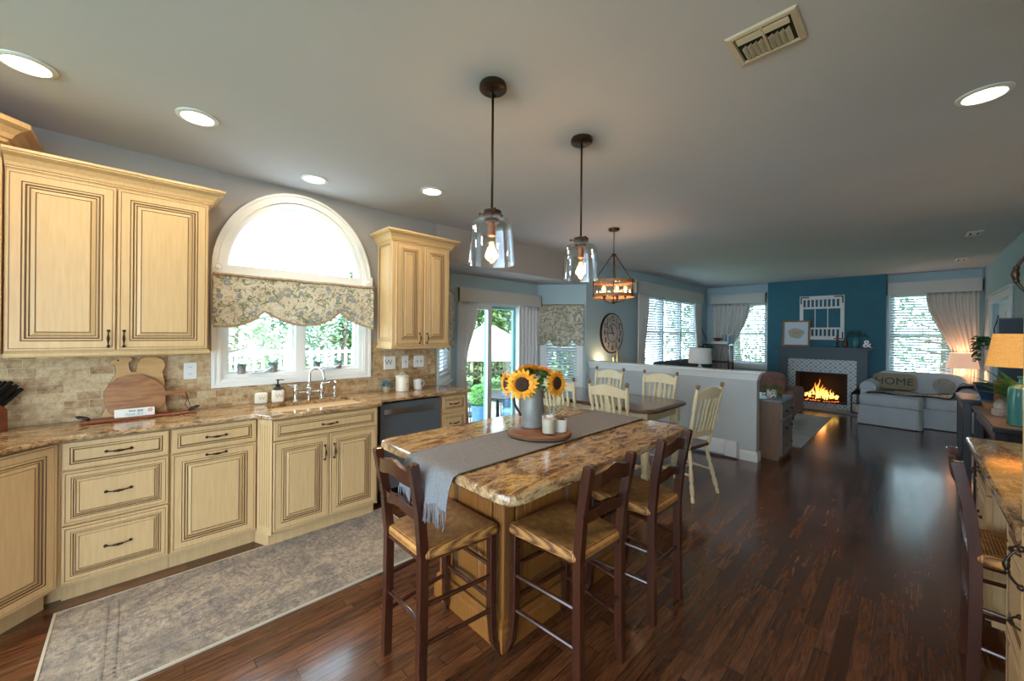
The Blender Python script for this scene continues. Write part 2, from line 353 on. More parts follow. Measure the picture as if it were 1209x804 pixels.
# windows ------------------------------------------------------------
def frame_ring(mb, A, u0, u1, v0, v1, w, d0, d1, mi=0):
    mb.plate([rect(u0, u1, v0, v1), rect(u0+w, u1-w, v0+w, v1-w)], d1-d0, A @ T(0, 0, d0), mi)
def std_window(n, p0, p1, u0, u1, v0, v1, cols=1, sill=True, meet=True, casing=.07):
    A, L = wall_M(p0, p1); w = empty_struct('window_%d' % n)
    c = MB(); c.plate([rect(u0-casing, u1+casing, v0-casing, v1+casing), rect(u0, u1, v0, v1)], .02, A @ T(0, 0, -.02))
    c.plate([rect(u0-casing, u1+casing, v0-casing-.012, v0-casing+.012)], .05, A @ T(0, 0, -.05)); c.build('window_casing', M['white'], w)
    f = MB(); frame_ring(f, A, u0, u1, v0, v1, .03, .0, .12); cw = (u1-u0)/cols
    for i in range(1, cols): f.plate([rect(u0+cw*i-.04, u0+cw*i+.04, v0, v1)], .10, A @ T(0, 0, .01))
    for i in range(cols):
        a, b = u0+cw*i+.02, u0+cw*(i+1)-.02; frame_ring(f, A, a, b, v0+.02, v1-.02, .045, .05, .09)
        if meet: f.plate([rect(a, b, (v0+v1)/2-.025, (v0+v1)/2+.025)], .05, A @ T(0, 0, .045))
    f.build('window_frame', M['white'], w)
    g = MB(); g.plate([rect(u0+.02, u1-.02, v0+.02, v1-.02)], .004, A @ T(0, 0, .07)); g.build('window_pane', M['glass'], w)
    return A
w1 = empty_struct('window_1')
A, L = wall_M((0, YW), (1, YW))
cs = MB(); ou = arch(.598, .685, 1.056, WZS, .392, 1.593)
for (o1, i1, d) in ((ou, hole, .018),): cs.plate([o1, i1], d, A @ T(0, 0, -d))
cs.plate([arch(.598, .685, 1.056, WZS, .392, 1.593), arch(.578, .665, 1.076, WZS, .412, 1.573)], .03, A @ T(0, 0, -.03))
cs.plate([arch(.56, .645, 1.09, WZS, .43, 1.55), arch(.545, .63, 1.10, WZS, .445, 1.535)], .025, A @ T(0, 0, -.025))
cs.build('window_casing', M['white'], w1)
rb = MB()
for x in (.425, 1.56):
    rb.T = T(x, YW-.018, 1.945) @ RX(pi/2); rb.box(-.035, .035, -.045, .045, 0, .02); rb.lathe([(.028, .02), (.028, .026), (.02, .022), (.014, .028), (.0, .03)], n=18)
rb.build('rosette', M['white'], w1, smooth=30)
fr = MB(); fr.plate([hole, arch(.495, .575, WZ0+.03, WZS, WX0+.03, WX1-.03)], .12, A @ T(0, 0, .005))
fr.plate([rect(WX0, WX1, 1.895, 1.975)], .10, A @ T(0, 0, -.01)); fr.plate([rect(.955, 1.025, WZ0, 1.9)], .09, A @ T(0, 0, .002))
for a, b in ((WX0+.02, .965), (1.015, WX1-.02)): frame_ring(fr, A, a, b, WZ0+.02, 1.9, .032, .05, .10)
fr.build('window_frame', M['white'], w1)
MB().plate([arch(.50, .58, WZ0+.02, WZS, WX0+.02, WX1-.02)], .004, A @ T(0, 0, .075)).build('window_pane', M['glass'], w1)
for x in (.70, 1.235):
    k = MB(); k.box(x-.06, x+.06, YW-.008, YW+.03, WZ0+.031, WZ0+.038, c=.003); k.tube([(x+.03, YW+.0, WZ0+.04), (x+.05, YW-.012, WZ0+.055), (x+.085, YW-.016, WZ0+.075)], .005); k.rod((x-.03, YW+.01, WZ0+.036), (x-.03, YW+.01, WZ0+.05), .008)
    k.build('crank_handle', M['steel'], w1, smooth=40)
std_window(2, A0, B0, .12, .74, .95, 1.95)
std_window(3, C0, D0, .12, .66, .70, 1.78)
std_window(4, (5.10, YW), (XF, YW), WL0-5.10, WL1-5.10, .80, 2.27, cols=3)
std_window(5, (XF, YW), (XF, YR), YW-3.02, YW-2.28, .80, 2.25)
std_window(6, (XF, YW), (XF, YR), YW-.29, YW+.50, .72, 2.30)
# sliding glass door
A, L = wall_M(B0, C0); d1 = empty_struct('door_1')
f = MB(); frame_ring(f, A, .10, 1.30, -.03, 1.93, .05, -.01, .13); f.build('door_frame', M['white'], d1)
pn = MB(); frame_ring(pn, A, .14, .73, .02, 1.89, .075, .01, .05); pn.build('sliding_panel', M['white'], d1)
M['tealframe'] = mat('teal_tinted_frame', (.20, .42, .42), .4)
pn = MB(); frame_ring(pn, A, .66, 1.26, .02, 1.89, .055, .06, .10); pn.build('fixed_panel', M['tealframe'], d1)
MB().plate([rect(.20, .67, .08, 1.83)], .004, A @ T(0, 0, .03)).build('door_pane', M['glass'], d1)
MB().plate([rect(.70, 1.22, .06, 1.85)], .004, A @ T(0, 0, .08)).build('door_pane', M['glass'], d1)
# interior door on the right wall
d2 = empty_struct('door_2')
c = MB()
for X in (7.70, 9.40): c.box(X-.05, X+.05, YR+.001, YR+.025, 0, 2.0, c=.004)
c.box(7.62, 9.48, YR+.001, YR+.028, 2.0, 2.10, c=.004); c.box(7.60, 9.50, YR+.001, YR+.045, 2.10, 2.13, c=.006); c.build('door_casing', M['white'], d2)
c = MB()
for a in (7.76, 8.56):
    c.box(a, a+.785, YR-.10, YR-.06, .01, 1.99)
    for z0, z1 in ((.15, .9), (1.05, 1.85)): c.plate([rect(a+.12, a+.66, z0, z1), rect(a+.14, a+.64, z0+.02, z1-.02)], .01, Matrix(((1, 0, 0, 0), (0, 0, 1, YR-.06), (0, 1, 0, 0), (0, 0, 0, 1))))
c.build('door_leaf', M['white'], d2)

# exterior ------------------------------------------------------------
M['patio'] = noisy('patio_stone', (.55, .52, .47), (.68, .65, .6), 4, .9)
M['grass'] = noisy('lawn_grass', (.10, .22, .04), (.18, .34, .08), 12, .95)
MB().box(2.9, 4.8, 4.36, 5.1, -.6, -.12).build('ground_step', M['patio'], kind='structure')
MB().box(-3, 8.5, 4.45, 10.5, -.7, -.55).build('ground_patio', M['patio'], kind='structure')
MB().box(-14, 26, 4.3, 30, -.9, -.62).build('ground_lawn', M['grass'], kind='structure')
MB().box(-9, -3.2, -12, 4.2, -.9, -.62).build('ground_rear_lawn', M['grass'], kind='structure')
MB().box(XF+.5, 26, -12, 4.3, -.9, -.62).build('ground_side_lawn', M['grass'], kind='structure')
# ------------------------------------------------------------------ kitchen run
CAB = [M['cream'], M['glaze']]
def frontM(x, y, z, rz=0): return T(x, y, z) @ RZ(rz) @ Matrix(((1, 0, 0, 0), (0, 0, 1, 0), (0, 1, 0, 0), (0, 0, 0, 1)))   # (u right, v up, w into cabinet)
def raised(mb, w, h, A, s=1.0, th=.02):      # raised panel front; outer face at w=0 (towards the room is -w)
    P = [(0, th), (0, .003), (.003, 0), (.010, 0), (.011, .002), (.013, .002), (.014, 0), (.050*s, 0), (.0515*s, .004), (.054*s, .004), (.057*s, -.001), (.063*s, -.001), (.066*s, .005), (.070*s, .005), (.073*s, .001),
         (.077*s, .001), (.079*s, .006), (.082*s, .007), (.098*s, .001), (.1005*s, .003), (.102*s, .003), (.1035*s, 0)]
    ms = [0, 0, 0, 0, 1, 1, 0, 1, 1, 0, 0, 1, 1, 0, 0, 1, 1, 0, 1, 1, 0]
    R = [[A @ Vector((i, i, d)), A @ Vector((w-i, i, d)), A @ Vector((w-i, h-i, d)), A @ Vector((i, h-i, d))] for i, d in P]
    mb.rings(R, cap=True, mis=ms+[0])
    return mb
def small_front(mb, w, h, A, th=.02):
    P = [(0, th), (0, .003), (.003, 0), (.026, 0), (.028, .004), (.030, .004), (.033, 0), (.037, 0), (.040, .005), (.043, .005), (.046, .002)]
    ms = [0, 0, 0, 1, 1, 0, 0, 1, 1, 0, 0]
    mb.rings([[A @ Vector((i, i, d)), A @ Vector((w-i, i, d)), A @ Vector((w-i, h-i, d)), A @ Vector((i, h-i, d))] for i, d in P], cap=True, mis=ms)
    return mb
def pull(parent, x, y, z, rz=0, vertical=False, L=.10):   # bow pull with a swollen middle, in parent's space
    mb = MB(); mb.T = T(x, y, z) @ RZ(rz) @ (RY(pi/2) if vertical else Matrix.Identity(4))
    n = 13; pts = []; rs = []
    for i in range(n):
        t = i/(n-1); pts.append((-L/2+L*t, -.028*sin(pi*t)**.6, 0)); rs.append(.0032+.0045*math.exp(-((t-.5)/.12)**2))
    mb.tube(pts, rs, 8)
    for sx in (-1, 1): mb.blob((sx*L/2, -.003, 0), .0085, 6)
    for sx in (-.16, .16): mb.lathe([(.0035, -.004), (.0075, 0), (.0035, .004)], 0, 0, 0, 8) if False else mb.blob((sx*L, -.026, 0), .006, 6)
    return mb.build('handle', M['bronze'], parent, smooth=True)
def base_cabinet(name, label, x, y, wd, rz, kinds, dep=.44, body_x=0, group='cream base cabinets', end=False):
    """front left corner at x,y; local x right, -y front. kinds: list of rows (kind, z0, z1)"""
    t = thing(name, label, 'cabinet', (x, y, 0), rz)
    b = MB(); b.box(0, wd, .021, dep, .10, .885); b.box(0, wd, .095, dep, 0, .10)
    b.build('body', CAB, t)
    k = MB(); k.box(0, wd, .078, .094, 0, .098)
    if name == 'drawer_cabinet': q = MB(); q.box(-.018, .0, .012, .2, .10, .885); q.box(-.12, 0, .10, .35, 0, .1); q.build('filler_stile', CAB, t)
    k.build('toe_kick', M['cream'], t)
    for r in kinds:
        kind, z0, z1 = r[0], r[1], r[2]; u0, u1 = (r[3], r[4]) if len(r) > 3 else (.006, wd-.006)
        mb = MB(); A = frontM(u0, 0, z0)
        if kind == 'drawer':
            (small_front if z1-z0 < .2 else lambda m_, a_, b_, c_: raised(m_, a_, b_, c_, .62))(mb, u1-u0, z1-z0, A); o = mb.build('drawer', CAB, t); pull(o, (u0+u1)/2, 0, (z0+z1)/2)
        elif kind in ('doorL', 'doorR', 'doorT', 'door'):
            raised(mb, u1-u0, z1-z0, A, .95); o = mb.build('door', CAB, t)
            if kind == 'doorL': pull(o, u1-.03, 0, z1-.13, 0, True)
            if kind == 'doorR': pull(o, u0+.03, 0, z1-.13, 0, True)
            if kind == 'doorT': pull(o, (u0+u1)/2, 0, z1-.028)
    return t
base_cabinet('corner_base_cabinet', 'angled cream corner base cabinet left of the three-drawer unit', -.288-.5*cos(pi/4), 3.118-.5*sin(pi/4), .5, pi/4, [('door', .115, .875)], dep=.44)
base_cabinet('drawer_cabinet', 'cream glazed base cabinet with three stacked drawers', -.285, 3.125, .435, 0, [('drawer', .725, .87), ('drawer', .43, .715), ('drawer', .12, .42)])
base_cabinet('base_cabinet', 'cream base cabinet with one drawer over one pull-out door, left of the sink', .152, 3.125, .448, 0, [('drawer', .725, .87), ('doorT', .12, .715)])
t = base_cabinet('sink_cabinet', 'bumped-out cream sink base cabinet with fluted angled corners and two doors', .66, 2.98, .735, 0, [('drawer', .735, .87), ('doorL', .12, .725, .006, .364), ('doorR', .12, .725, .37, .729)], dep=.58)
for sx in (0, 1):
    a = MB()
    x0, x1, y0, y1 = (-.058, -.002, .143, .004) if sx == 0 else (.794, .737, .143, .004)
    P = [(x0, y0), (x1, y1), (x1, y0+.2), (x0, y0+.2)]
    if sx: P = P[::-1]
    a.plate([[(p[0], p[1]) for p in P]], .787, T(0, 0, .10)); a.plate([[(p[0]*1, p[1]+.07) for p in P]], .10, T(0, 0, 0), 0)
    d = Vector((x1-x0, y1-y0)); n_ = Vector((d.y, -d.x)).normalized()*(1 if not sx else -1)
    for k in range(5):
        f = .18+.16*k; px, py = x0+d.x*f+n_.x*.0008, y0+d.y*f+n_.y*.0008
        a.add([(px-d.x*.012, py-d.y*.012, .15), (px+d.x*.012, py+d.y*.012, .15), (px+d.x*.012, py+d.y*.012, .84), (px-d.x*.012, py-d.y*.012, .84)], [(0, 1, 2, 3)], 1)
    a.build('fluted_stile', CAB, t)
base_cabinet('end_base_cabinet', 'narrow cream base cabinet with stacked drawers, right of the dishwasher', 2.09, 3.125, .32, 0, [('drawer', .71, .86, .02, .30), ('drawer', .50, .69, .02, .30), ('drawer', .12, .48, .02, .30)])
# dishwasher
M['ssdark'] = mat('dark_stainless', (.16, .185, .21), .33, .45)
t = thing('dishwasher', 'stainless steel dishwasher built under the counter', 'dishwasher', (1.475, 3.11, 0))
MB().box(.004, .604, .03, .45, .10, .88).build('body', M['black'], t)
MB().box(.006, .602, 0, .03, .13, .868, c=.004).build('door', M['ssdark'], t)
h = MB(); h.rings([[(x, -.006-.030*sin(pi*(x-.04)/.53)**.5-.0, z) for z in (.775, .815)]+[(x, .002-.030*sin(pi*(x-.04)/.53)**.5, z) for z in (.815, .775)] for x in [.04+.53*i/16 for i in range(17)]]); h.build('handle', M['steel'], t, smooth=40)
MB().box(.006, .602, .09, .11, 0, .10).build('toe_kick', M['black'], t)
# counter
def rounded(pts, r=.02, n=4):
    out = []
    for i, p in enumerate(pts):
        a = Vector(pts[i-1])-Vector(p); b = Vector(pts[(i+1) % len(pts)])-Vector(p); rr = r[i] if isinstance(r, list) else r
        rr = min(rr, a.length*.45, b.length*.45)
        p0 = Vector(p)+a.normalized()*rr; p1 = Vector(p)+b.normalized()*rr
        for k in range(n+1): s = k/n; out.append(tuple((1-s)**2*p0+2*s*(1-s)*Vector(p)+s*s*p1))
    return out
def slab(outer, holes, z0, z1, e=.010):      # granite slab with eased edges
    mb = MB(); P = [Vector(p) for p in outer]; n = len(P)
    def inset(d):
        o = []
        for i in range(n):
            a = (P[i]-P[i-1]); b = (P[(i+1) % n]-P[i])
            if a.length < 1e-6: a = b
            if b.length < 1e-6: b = a
            a.normalize(); b.normalize(); na = Vector((-a.y, a.x)); nb = Vector((-b.y, b.x)); m_ = (na+nb).normalized(); m_ = m_/max(.3, m_.dot(na)); o.append(P[i]+m_*d)
        return o
    R = [(e*.6, z0), (0, z0+e*.6), (0, z1-e), (e*.3, z1-e*.3), (e, z1)]
    mb.rings([[(p.x, p.y, z) for p in inset(d)] for d, z in R], cap=False)
    top = inset(e); bot = inset(e*.6)
    for lp, z, flip in ((top, z1, 0), (bot, z0, 1)):
        L = [[Vector((p.x, p.y, z)) for p in lp]]+[[Vector((p[0], p[1], z)) for p in h] for h in holes]; tr = tessellate_polygon(L); mb.add(sum(L, []), [tuple(t_) for t_ in tr])
    for h in holes: m_ = len(h); mb.add([(p[0], p[1], z0) for p in h]+[(p[0], p[1], z1) for p in h], [(i, (i+1) % m_, (i+1) % m_+m_, i+m_) for i in range(m_)])
    return mb
CT = .914
outer = [(-1.0, YW-.012), (-1.0, 2.64), (-.70, 2.68), (-.37, 3.01), (-.275, 3.085), (.565, 3.085), (.635, 2.945), (1.42, 2.945), (1.47, 3.08), (2.44, 3.08), (2.44, 3.50), (2.315, YW-.012)]
sink_hole = rounded([(.70, 3.05), (.70, 3.42), (1.36, 3.42), (1.36, 3.05)], .05)
o = slab(rounded(outer, [.0, .02, .05, .15, .12, .03, .03, .03, .03, .03, .03, 0]), [sink_hole], .885, CT).build('countertop', M['granite'], smooth=35)
tag(o, 'long polished granite countertop with an angled bump-out under the arched window', 'countertop')
M['porcelain'] = mat('white_porcelain', (.72, .80, .94), .10)
t = thing('kitchen_sink', 'white undermount sink set in the granite under the arched window', 'sink', (1.03, 3.235, 0))
b = MB(); R = [(0, .884), (-.012, .90)]
def rr(d, z): return [(x-1.03, y-3.235, z) for x, y in rounded([(.70-d, 3.05-d), (.70-d, 3.42+d), (1.36+d, 3.42+d), (1.36+d, 3.05-d)], .05)]
b.rings([rr(.02, .883), rr(.0, .883), rr(-.008, .72), rr(-.04, .70)], cap=False); q = rr(-.04, .70); b.add(q, [tuple(range(len(q)))]); b.build('basin', M['porcelain'], t, smooth=50)
b = MB(); b.lathe([(.045, .701), (.045, .706), (.03, .704), (.0, .703)], n=20); b.build('drain', M['steel'], t, smooth=True)
# tiled backsplash
bs = MB(); bs.box(-1.2, WX0-.065, YW-.012, YW-.0005, CT+.001, 1.372); bs.box(1.60, 2.315, YW-.012, YW-.0005, CT+.001, 1.372); bs.box(WX0-.065, 1.60, YW-.012, YW-.0005, CT+.001, 1.054)
bs.build('trim_2', M['travertine'], kind='structure')
# upper cabinets
def upper(name, label, x, wd, doors, left_panel=False, rail_end=False):
    y = 3.255; t = thing(name, label, 'cabinet', (x, y, 1.325))
    b = MB(); b.box(0, wd, .021, YW-y-.002, .02, 1.03)
    if left_panel: raised(b, .27, .93, T(-.004, .30, .06) @ RZ(-pi/2) @ Matrix(((1, 0, 0, 0), (0, 0, 1, 0), (0, 1, 0, 0), (0, 0, 0, 1))), .45, .01)
    b.build('body', CAB, t)
    r = MB(); r.sweep(([(0, YW-y-.002)] if left_panel else [])+[(0, .02), (wd, .02), (wd, YW-y-.002)], [(-.02, -.002), (.004, -.002), (.010, .008), (.010, .016), (.004, .028), (-.02, .028)]); r.build('light_rail', CAB, t)
    c = MB(); c.sweep(([(0, YW-y-.002)] if left_panel else [])+[(0, .02), (wd, .02), (wd, YW-y-.002)], [(-.02, .985), (.004, .985), (.006, .992), (.014, .994), (.014, 1.0), (.020, 1.005), (.026, 1.02), (.045, 1.045), (.068, 1.057), (.072, 1.060), (.072, 1.066), (.080, 1.068), (.080, 1.082), (-.02, 1.082)]); c.build('crown_moulding', CAB, t)
    for i, (u0, u1, side) in enumerate(doors):
        mb = MB(); raised(mb, u1-u0, .945, frontM(u0, 0, .035)); d = mb.build('door', CAB, t); pull(d, u1-.028 if side < 0 else u0+.028, 0, .10, 0, True, .09)
    return t
upper('upper_cabinet', 'large cream wall cabinet with two raised-panel doors left of the arched window', -.496, .838, [(.006, .406, -1), (.414, .832, 1)])
upper('tall_upper_cabinet', 'narrow cream wall cabinet with two raised-panel doors right of the arched window', 1.66, .622, [(.03, .30, -1), (.325, .60, 1)], True)
t = thing('corner_upper_cabinet', 'taller cream corner wall cabinet whose crown rises above its neighbour at the left edge', 'cabinet', (-.585, 3.255, 1.325))
b = MB(); b.plate([[(.083, .30), (.083, .0), (-.0, -.05), (-.37, -.42), (-.67, -.42), (-.67, .30)]], 1.17, T(0, 0, .02)); b.build('body', CAB, t)
c = MB(); c.sweep([(-.67, -.42), (-.28, -.42), (.10, -.04), (.10, .30)], [(-.02, 1.10), (.004, 1.10), (.008, 1.115), (.02, 1.12), (.03, 1.14), (.055, 1.165), (.085, 1.18), (.085, 1.205), (-.02, 1.205)]); c.build('crown_moulding', CAB, t)
mb = MB(); raised(mb, .50, 1.03, frontM(-.395, -.435, .035, .75)); mb.build('door', CAB, t)

# ------------------------------------------------------------------ island
def box_panel(mb, w, h, A): raised(mb, w, h, A, 1.0)
M['cream_d'] = M['honey'] = noisy('honey_brown_cabinet_paint', (.25, .092, .018), (.32, .125, .026), 4, .35, (14, 14, 1))
HON = [M['honey'], M['glaze']]
IX0, IX1, IY0, IY1 = 1.235, 2.33, 1.32, 1.84
t = thing('kitchen_island', 'honey-brown glazed island base under the granite slab with raised panels', 'island', ((IX0+IX1)/2, (IY0+IY1)/2, 0))
hx, hy = (IX1-IX0)/2, (IY1-IY0)/2
MB().box(-hx+.012, hx-.012, -hy+.012, hy-.012, 0, .889).build('body', HON, t)
for (x, y) in ((-1, -1), (1, -1), (1, 1), (-1, 1)):
    p = MB(); a, b_ = x*(hx-.035), y*(hy-.035); p.box(a-.037, a+.037, b_-.037, b_+.037, .10, .889, c=.006)
    for k in (-.018, 0, .018):
        p.box(a+k-.0025, a+k+.0025, b_+y*.0375-.0004, b_+y*.0375+.0004, .16, .84, 1); p.box(a+x*.0375-.0004, a+x*.0375+.0004, b_+k-.0025, b_+k+.0025, .16, .84, 1)
    p.build('corner_post', HON, t)
for (rz, W_, off) in ((0, 2*hx-.16, hy), (-pi/2, 2*hy-.16, hx), (pi, 2*hx-.16, hy), (pi/2, 2*hy-.16, hx)):
    k = 2 if W_ > .8 else 1
    for i in range(k):
        w_ = W_/k-.006; mb = MB(); mb.T = RZ(rz); raised(mb, w_, .73, frontM(-W_/2+i*W_/k+.003, -off-.004, .145), 1.0, .014); mb.build('raised_panel', HON, t)
s = MB(); s.sweep([(-hx-.004, -hy-.004), (hx+.004, -hy-.004), (hx+.004, hy+.004), (-hx-.004, hy+.004)], [(-.02, 0), (.018, 0), (.018, .09), (.010, .10), (.008, .12), (.0, .13), (-.02, .13)], closed=True); s.build('base_moulding', HON, t)
o = slab(rounded([(.883, 1.885), (.883, .91), (2.365, .91), (2.365, 1.885)], [.06, .085, .06, .06], 6), [], .889, .93, .012).build('island_countertop', M['granite'], smooth=35)
tag(o, 'polished granite slab with rounded corners on top of the island', 'countertop')

# ------------------------------------------------------------------ kitchen right side: tall cabinet at the picture's edge, desk counter
t = thing('pantry_cabinet', 'tall cream glazed cabinet at the right edge of the picture', 'cabinet', (1.25, YR, 0))
b = MB(); b.box(-.36, .425, .002, .63, 0, 2.40, c=.003); b.build('body', CAB, t)
c = MB(); c.sweep([(.425, .002), (.425, .63), (-.36, .63), (-.36, .002)], [(-.02, 2.37), (.006, 2.37), (.012, 2.40), (.03, 2.43), (.06, 2.46), (.075, 2.475), (.075, 2.5), (-.02, 2.5)]); c.build('crown_moulding', CAB, t)
for (u0, u1, z0, z1) in ((-.353, .03, 1.0, 2.34), (.036, .42, 1.0, 2.34), (-.353, .03, .12, .98), (.036, .42, .12, .98)):
    mb = MB(); raised(mb, u1-u0, z1-z0, T(u1, .655, z0) @ RZ(pi) @ frontM(0, 0, 0)); d = mb.build('door', CAB, t)
    pull(d, .03 if u0 > 0 and False else ((u1-.03 if z0 < .5 else u1-.12) if u0 > 0 else u0+.03), .655, (z0+.63 if z0 > .5 else z1-.10), pi, True)
def base_r(name, label, x0, x1, rows):
    t = thing(name, label, 'cabinet', (x1, -.255, 0), pi); wd = x1-x0
    b = MB(); b.box(0, wd, .021, .60, .10, .885); b.build('body', CAB, t); MB().box(0, wd, .08, .60, 0, .10).build('toe_kick', M['cream'], t)
    for z0, z1 in rows:
        mb = MB(); raised(mb, wd-.012, z1-z0, frontM(.006, 0, z0), .6); o = mb.build('drawer', CAB, t); pull(o, wd/2, 0, (z0+z1)/2)
base_r('desk_drawer_cabinet', 'cream drawer cabinet under the desk counter, nearer than the tucked-in stool', 1.68, 2.36, [(.72, .87), (.42, .71), (.12, .41)])
base_r('desk_drawer_cabinet', 'cream drawer cabinet under the desk counter, beyond the tucked-in stool', 2.93, 3.33, [(.72, .87), (.42, .71), (.12, .41)])
o = slab(rounded([(1.68, YR+.002), (3.36, YR+.002), (3.36, -.215), (1.68, -.215)], .02), [], .886, CT+.004).build('desk_countertop', M['granite'], smooth=35)
tag(o, 'polished granite desk counter along the right wall', 'countertop')
o = MB().lathe([(.0, 0), (.15, 0), (.165, .006), (.165, .014), (.155, .016), (.0, .016)], n=40).build('round_placemat', mat('woven_placemat_tan', (.55, .36, .17), .7), smooth=40)
tag(o, 'round tan mat lying on the right-hand desk counter', 'placemat'); o.location = (2.66, -.50, CT+.005); o.scale = (1.3, .95, 1)
# ------------------------------------------------------------------ ceiling lights
M['lens'] = mat('lit_lens', (1, 1, 1), .5, emit=(1, .86, .66), es=9)
M['canmetal'] = mat('downlight_trim', (.72, .72, .70), .4)
def downlight(x, y, label, power=4):
    t = thing('recessed_light', label, 'ceiling light', (x, y, CEIL), 0, 'recessed ceiling lights')
    r = MB(); r.lathe([(.095, -.001), (.095, -.006), (.088, -.010), (.074, -.012), (.070, -.004), (.070, -.001)], n=32); r.build('trim_ring', M['canmetal'], t, smooth=40)
    l = MB(); l.lathe([(.0, -.0015), (.0705, -.0015), (.0705, -.004), (.0, -.006)], n=32); l.build('lens', M['lens'], t, smooth=40)
    ld = bpy.data.lights.new('downlight', 'AREA'); ld.shape = 'DISK'; ld.size = .14; ld.energy = power; ld.color = (1, .80, .55)
    lo = bpy.data.objects.new('downlight_lamp', ld); C.objects.link(lo); lo.parent = t; lo.location = (0, 0, -.014)
for x, y, lb in ((-.36, 2.76, 'recessed light nearest the left edge, above the left wall cabinet'), (.235, 2.76, 'recessed light second from the left, above the runner rug'),
                 (.98, 3.22, 'recessed light in front of the arched window'), (1.76, 2.79, 'recessed light near the narrow wall cabinet'), (2.95, -.24, 'recessed light at the upper right, above the desk counter')):
    downlight(x, y, lb)
for x, y, lb in ((-.4, .2, 'added fill downlight just behind the camera position'), (.9, -.5, 'added fill downlight above the tall pantry cabinet'), (-.6, 1.5, 'added fill downlight behind the island, outside the left of the picture')): downlight(x, y, lb, 6)  # extra downlights outside the view, added to brighten the kitchen
# vents
M['vent'] = mat('almond_vent_metal', (.55, .46, .34), .5); M['ventdark'] = mat('vent_shadow_gap', (.02, .018, .015), .9)
def vent(x, y, rz, w_, h_, label, m):
    t = thing('ceiling_vent', label, 'ceiling vent', (x, y, CEIL), rz)
    f = MB(); R = [(0, -.001), (0, -.004), (.006, -.009), (.02, -.011), (.024, -.006), (.024, -.001)]
    f.rings([[(-w_/2+i, -h_/2+i, z), (w_/2-i, -h_/2+i, z), (w_/2-i, h_/2-i, z), (-w_/2+i, h_/2-i, z)] for i, z in R], cap=False); f.build('frame', m, t)
    MB().box(-w_/2+.023, w_/2-.023, -h_/2+.023, h_/2-.023, -.0025, -.001).build('backing', M['ventdark'], t)
    v = MB(); k = 3
    for i in range(k):
        v.T = T(0, h_/2-.034-i*.013, -.009) @ RX(.6); v.box(-w_/2+.03, w_/2-.03, -.005, .005, -.001, .001)
    v.T = Matrix.Identity(4); v.box(-.004, .004, -h_/2+.025, h_/2-.025, -.012, -.004)
    n_ = 9
    for i in range(n_):
        v.T = T(-w_/2+.045+i*(w_-.09)/(n_-1), -.018, -.009) @ RY(.6); v.box(-.009, .009, -h_/2+.052, h_/2-.075, -.001, .001)
    v.build('louvers', m, t); return t
vent(1.79, .41, pi/2+.0, .235, .215, 'large almond ceiling vent at the top of the picture', M['vent'])
vent(6.8, -.49, pi/2, .12, .28, 'dark slotted ceiling vent nearer of the two over the family room', M['canmetal'])
vent(8.95, -.52, pi/2, .12, .30, 'thin dark ceiling vent farther of the two over the family room', M['canmetal'])
# pendants
M['bulbglow'] = mat('glowing_filament_bulb', (1, .8, .5), .3, emit=(1, .50, .17), es=6)
M['bulbglass'] = glassy('amber_bulb_glass', (1, .93, .82), .06)
M['shadeglass'] = glassy('clear_shade_glass', (.95, .97, .99), .10)
M['antique'] = mat('oil_rubbed_bronze', (.05, .028, .018), .35, .7)
def bulb(parent, x, y, z, s=1.0, up=False, power=4, light=True):
    k = -1 if up else 1
    g = MB(); prof = [(.012, 0), (.014, -.02), (.024, -.045), (.031, -.07), (.031, -.09), (.024, -.115), (.010, -.135), (.001, -.14)]
    g.lathe([(r*s, k*h*s) for r, h in prof], x, y, z, 16); b = g.build('bulb', M['bulbglass'], parent, smooth=True)
    f = MB()
    for i in range(4):
        a = i*pi/2+.4; f.tube([(x+cos(a)*.006*s, y+sin(a)*.006*s, z-k*.03*s), (x+cos(a)*.014*s, y+sin(a)*.014*s, z-k*.07*s), (x+cos(a)*.008*s, y+sin(a)*.008*s, z-k*.11*s)], .0035*s, 6)
    f.blob((x, y, z-k*.075*s), .011*s, 8, sc=(1, 1, 2.6)); f.build('filament', M['bulbglow'], b, smooth=True)
    if light:
        ld = bpy.data.lights.new('bulb_light', 'POINT'); ld.energy = power; ld.color = (1, .6, .3); ld.shadow_soft_size = .03
        lo = bpy.data.objects.new('bulb_lamp', ld); C.objects.link(lo); lo.parent = parent; lo.location = (x, y, z-k*.075*s)
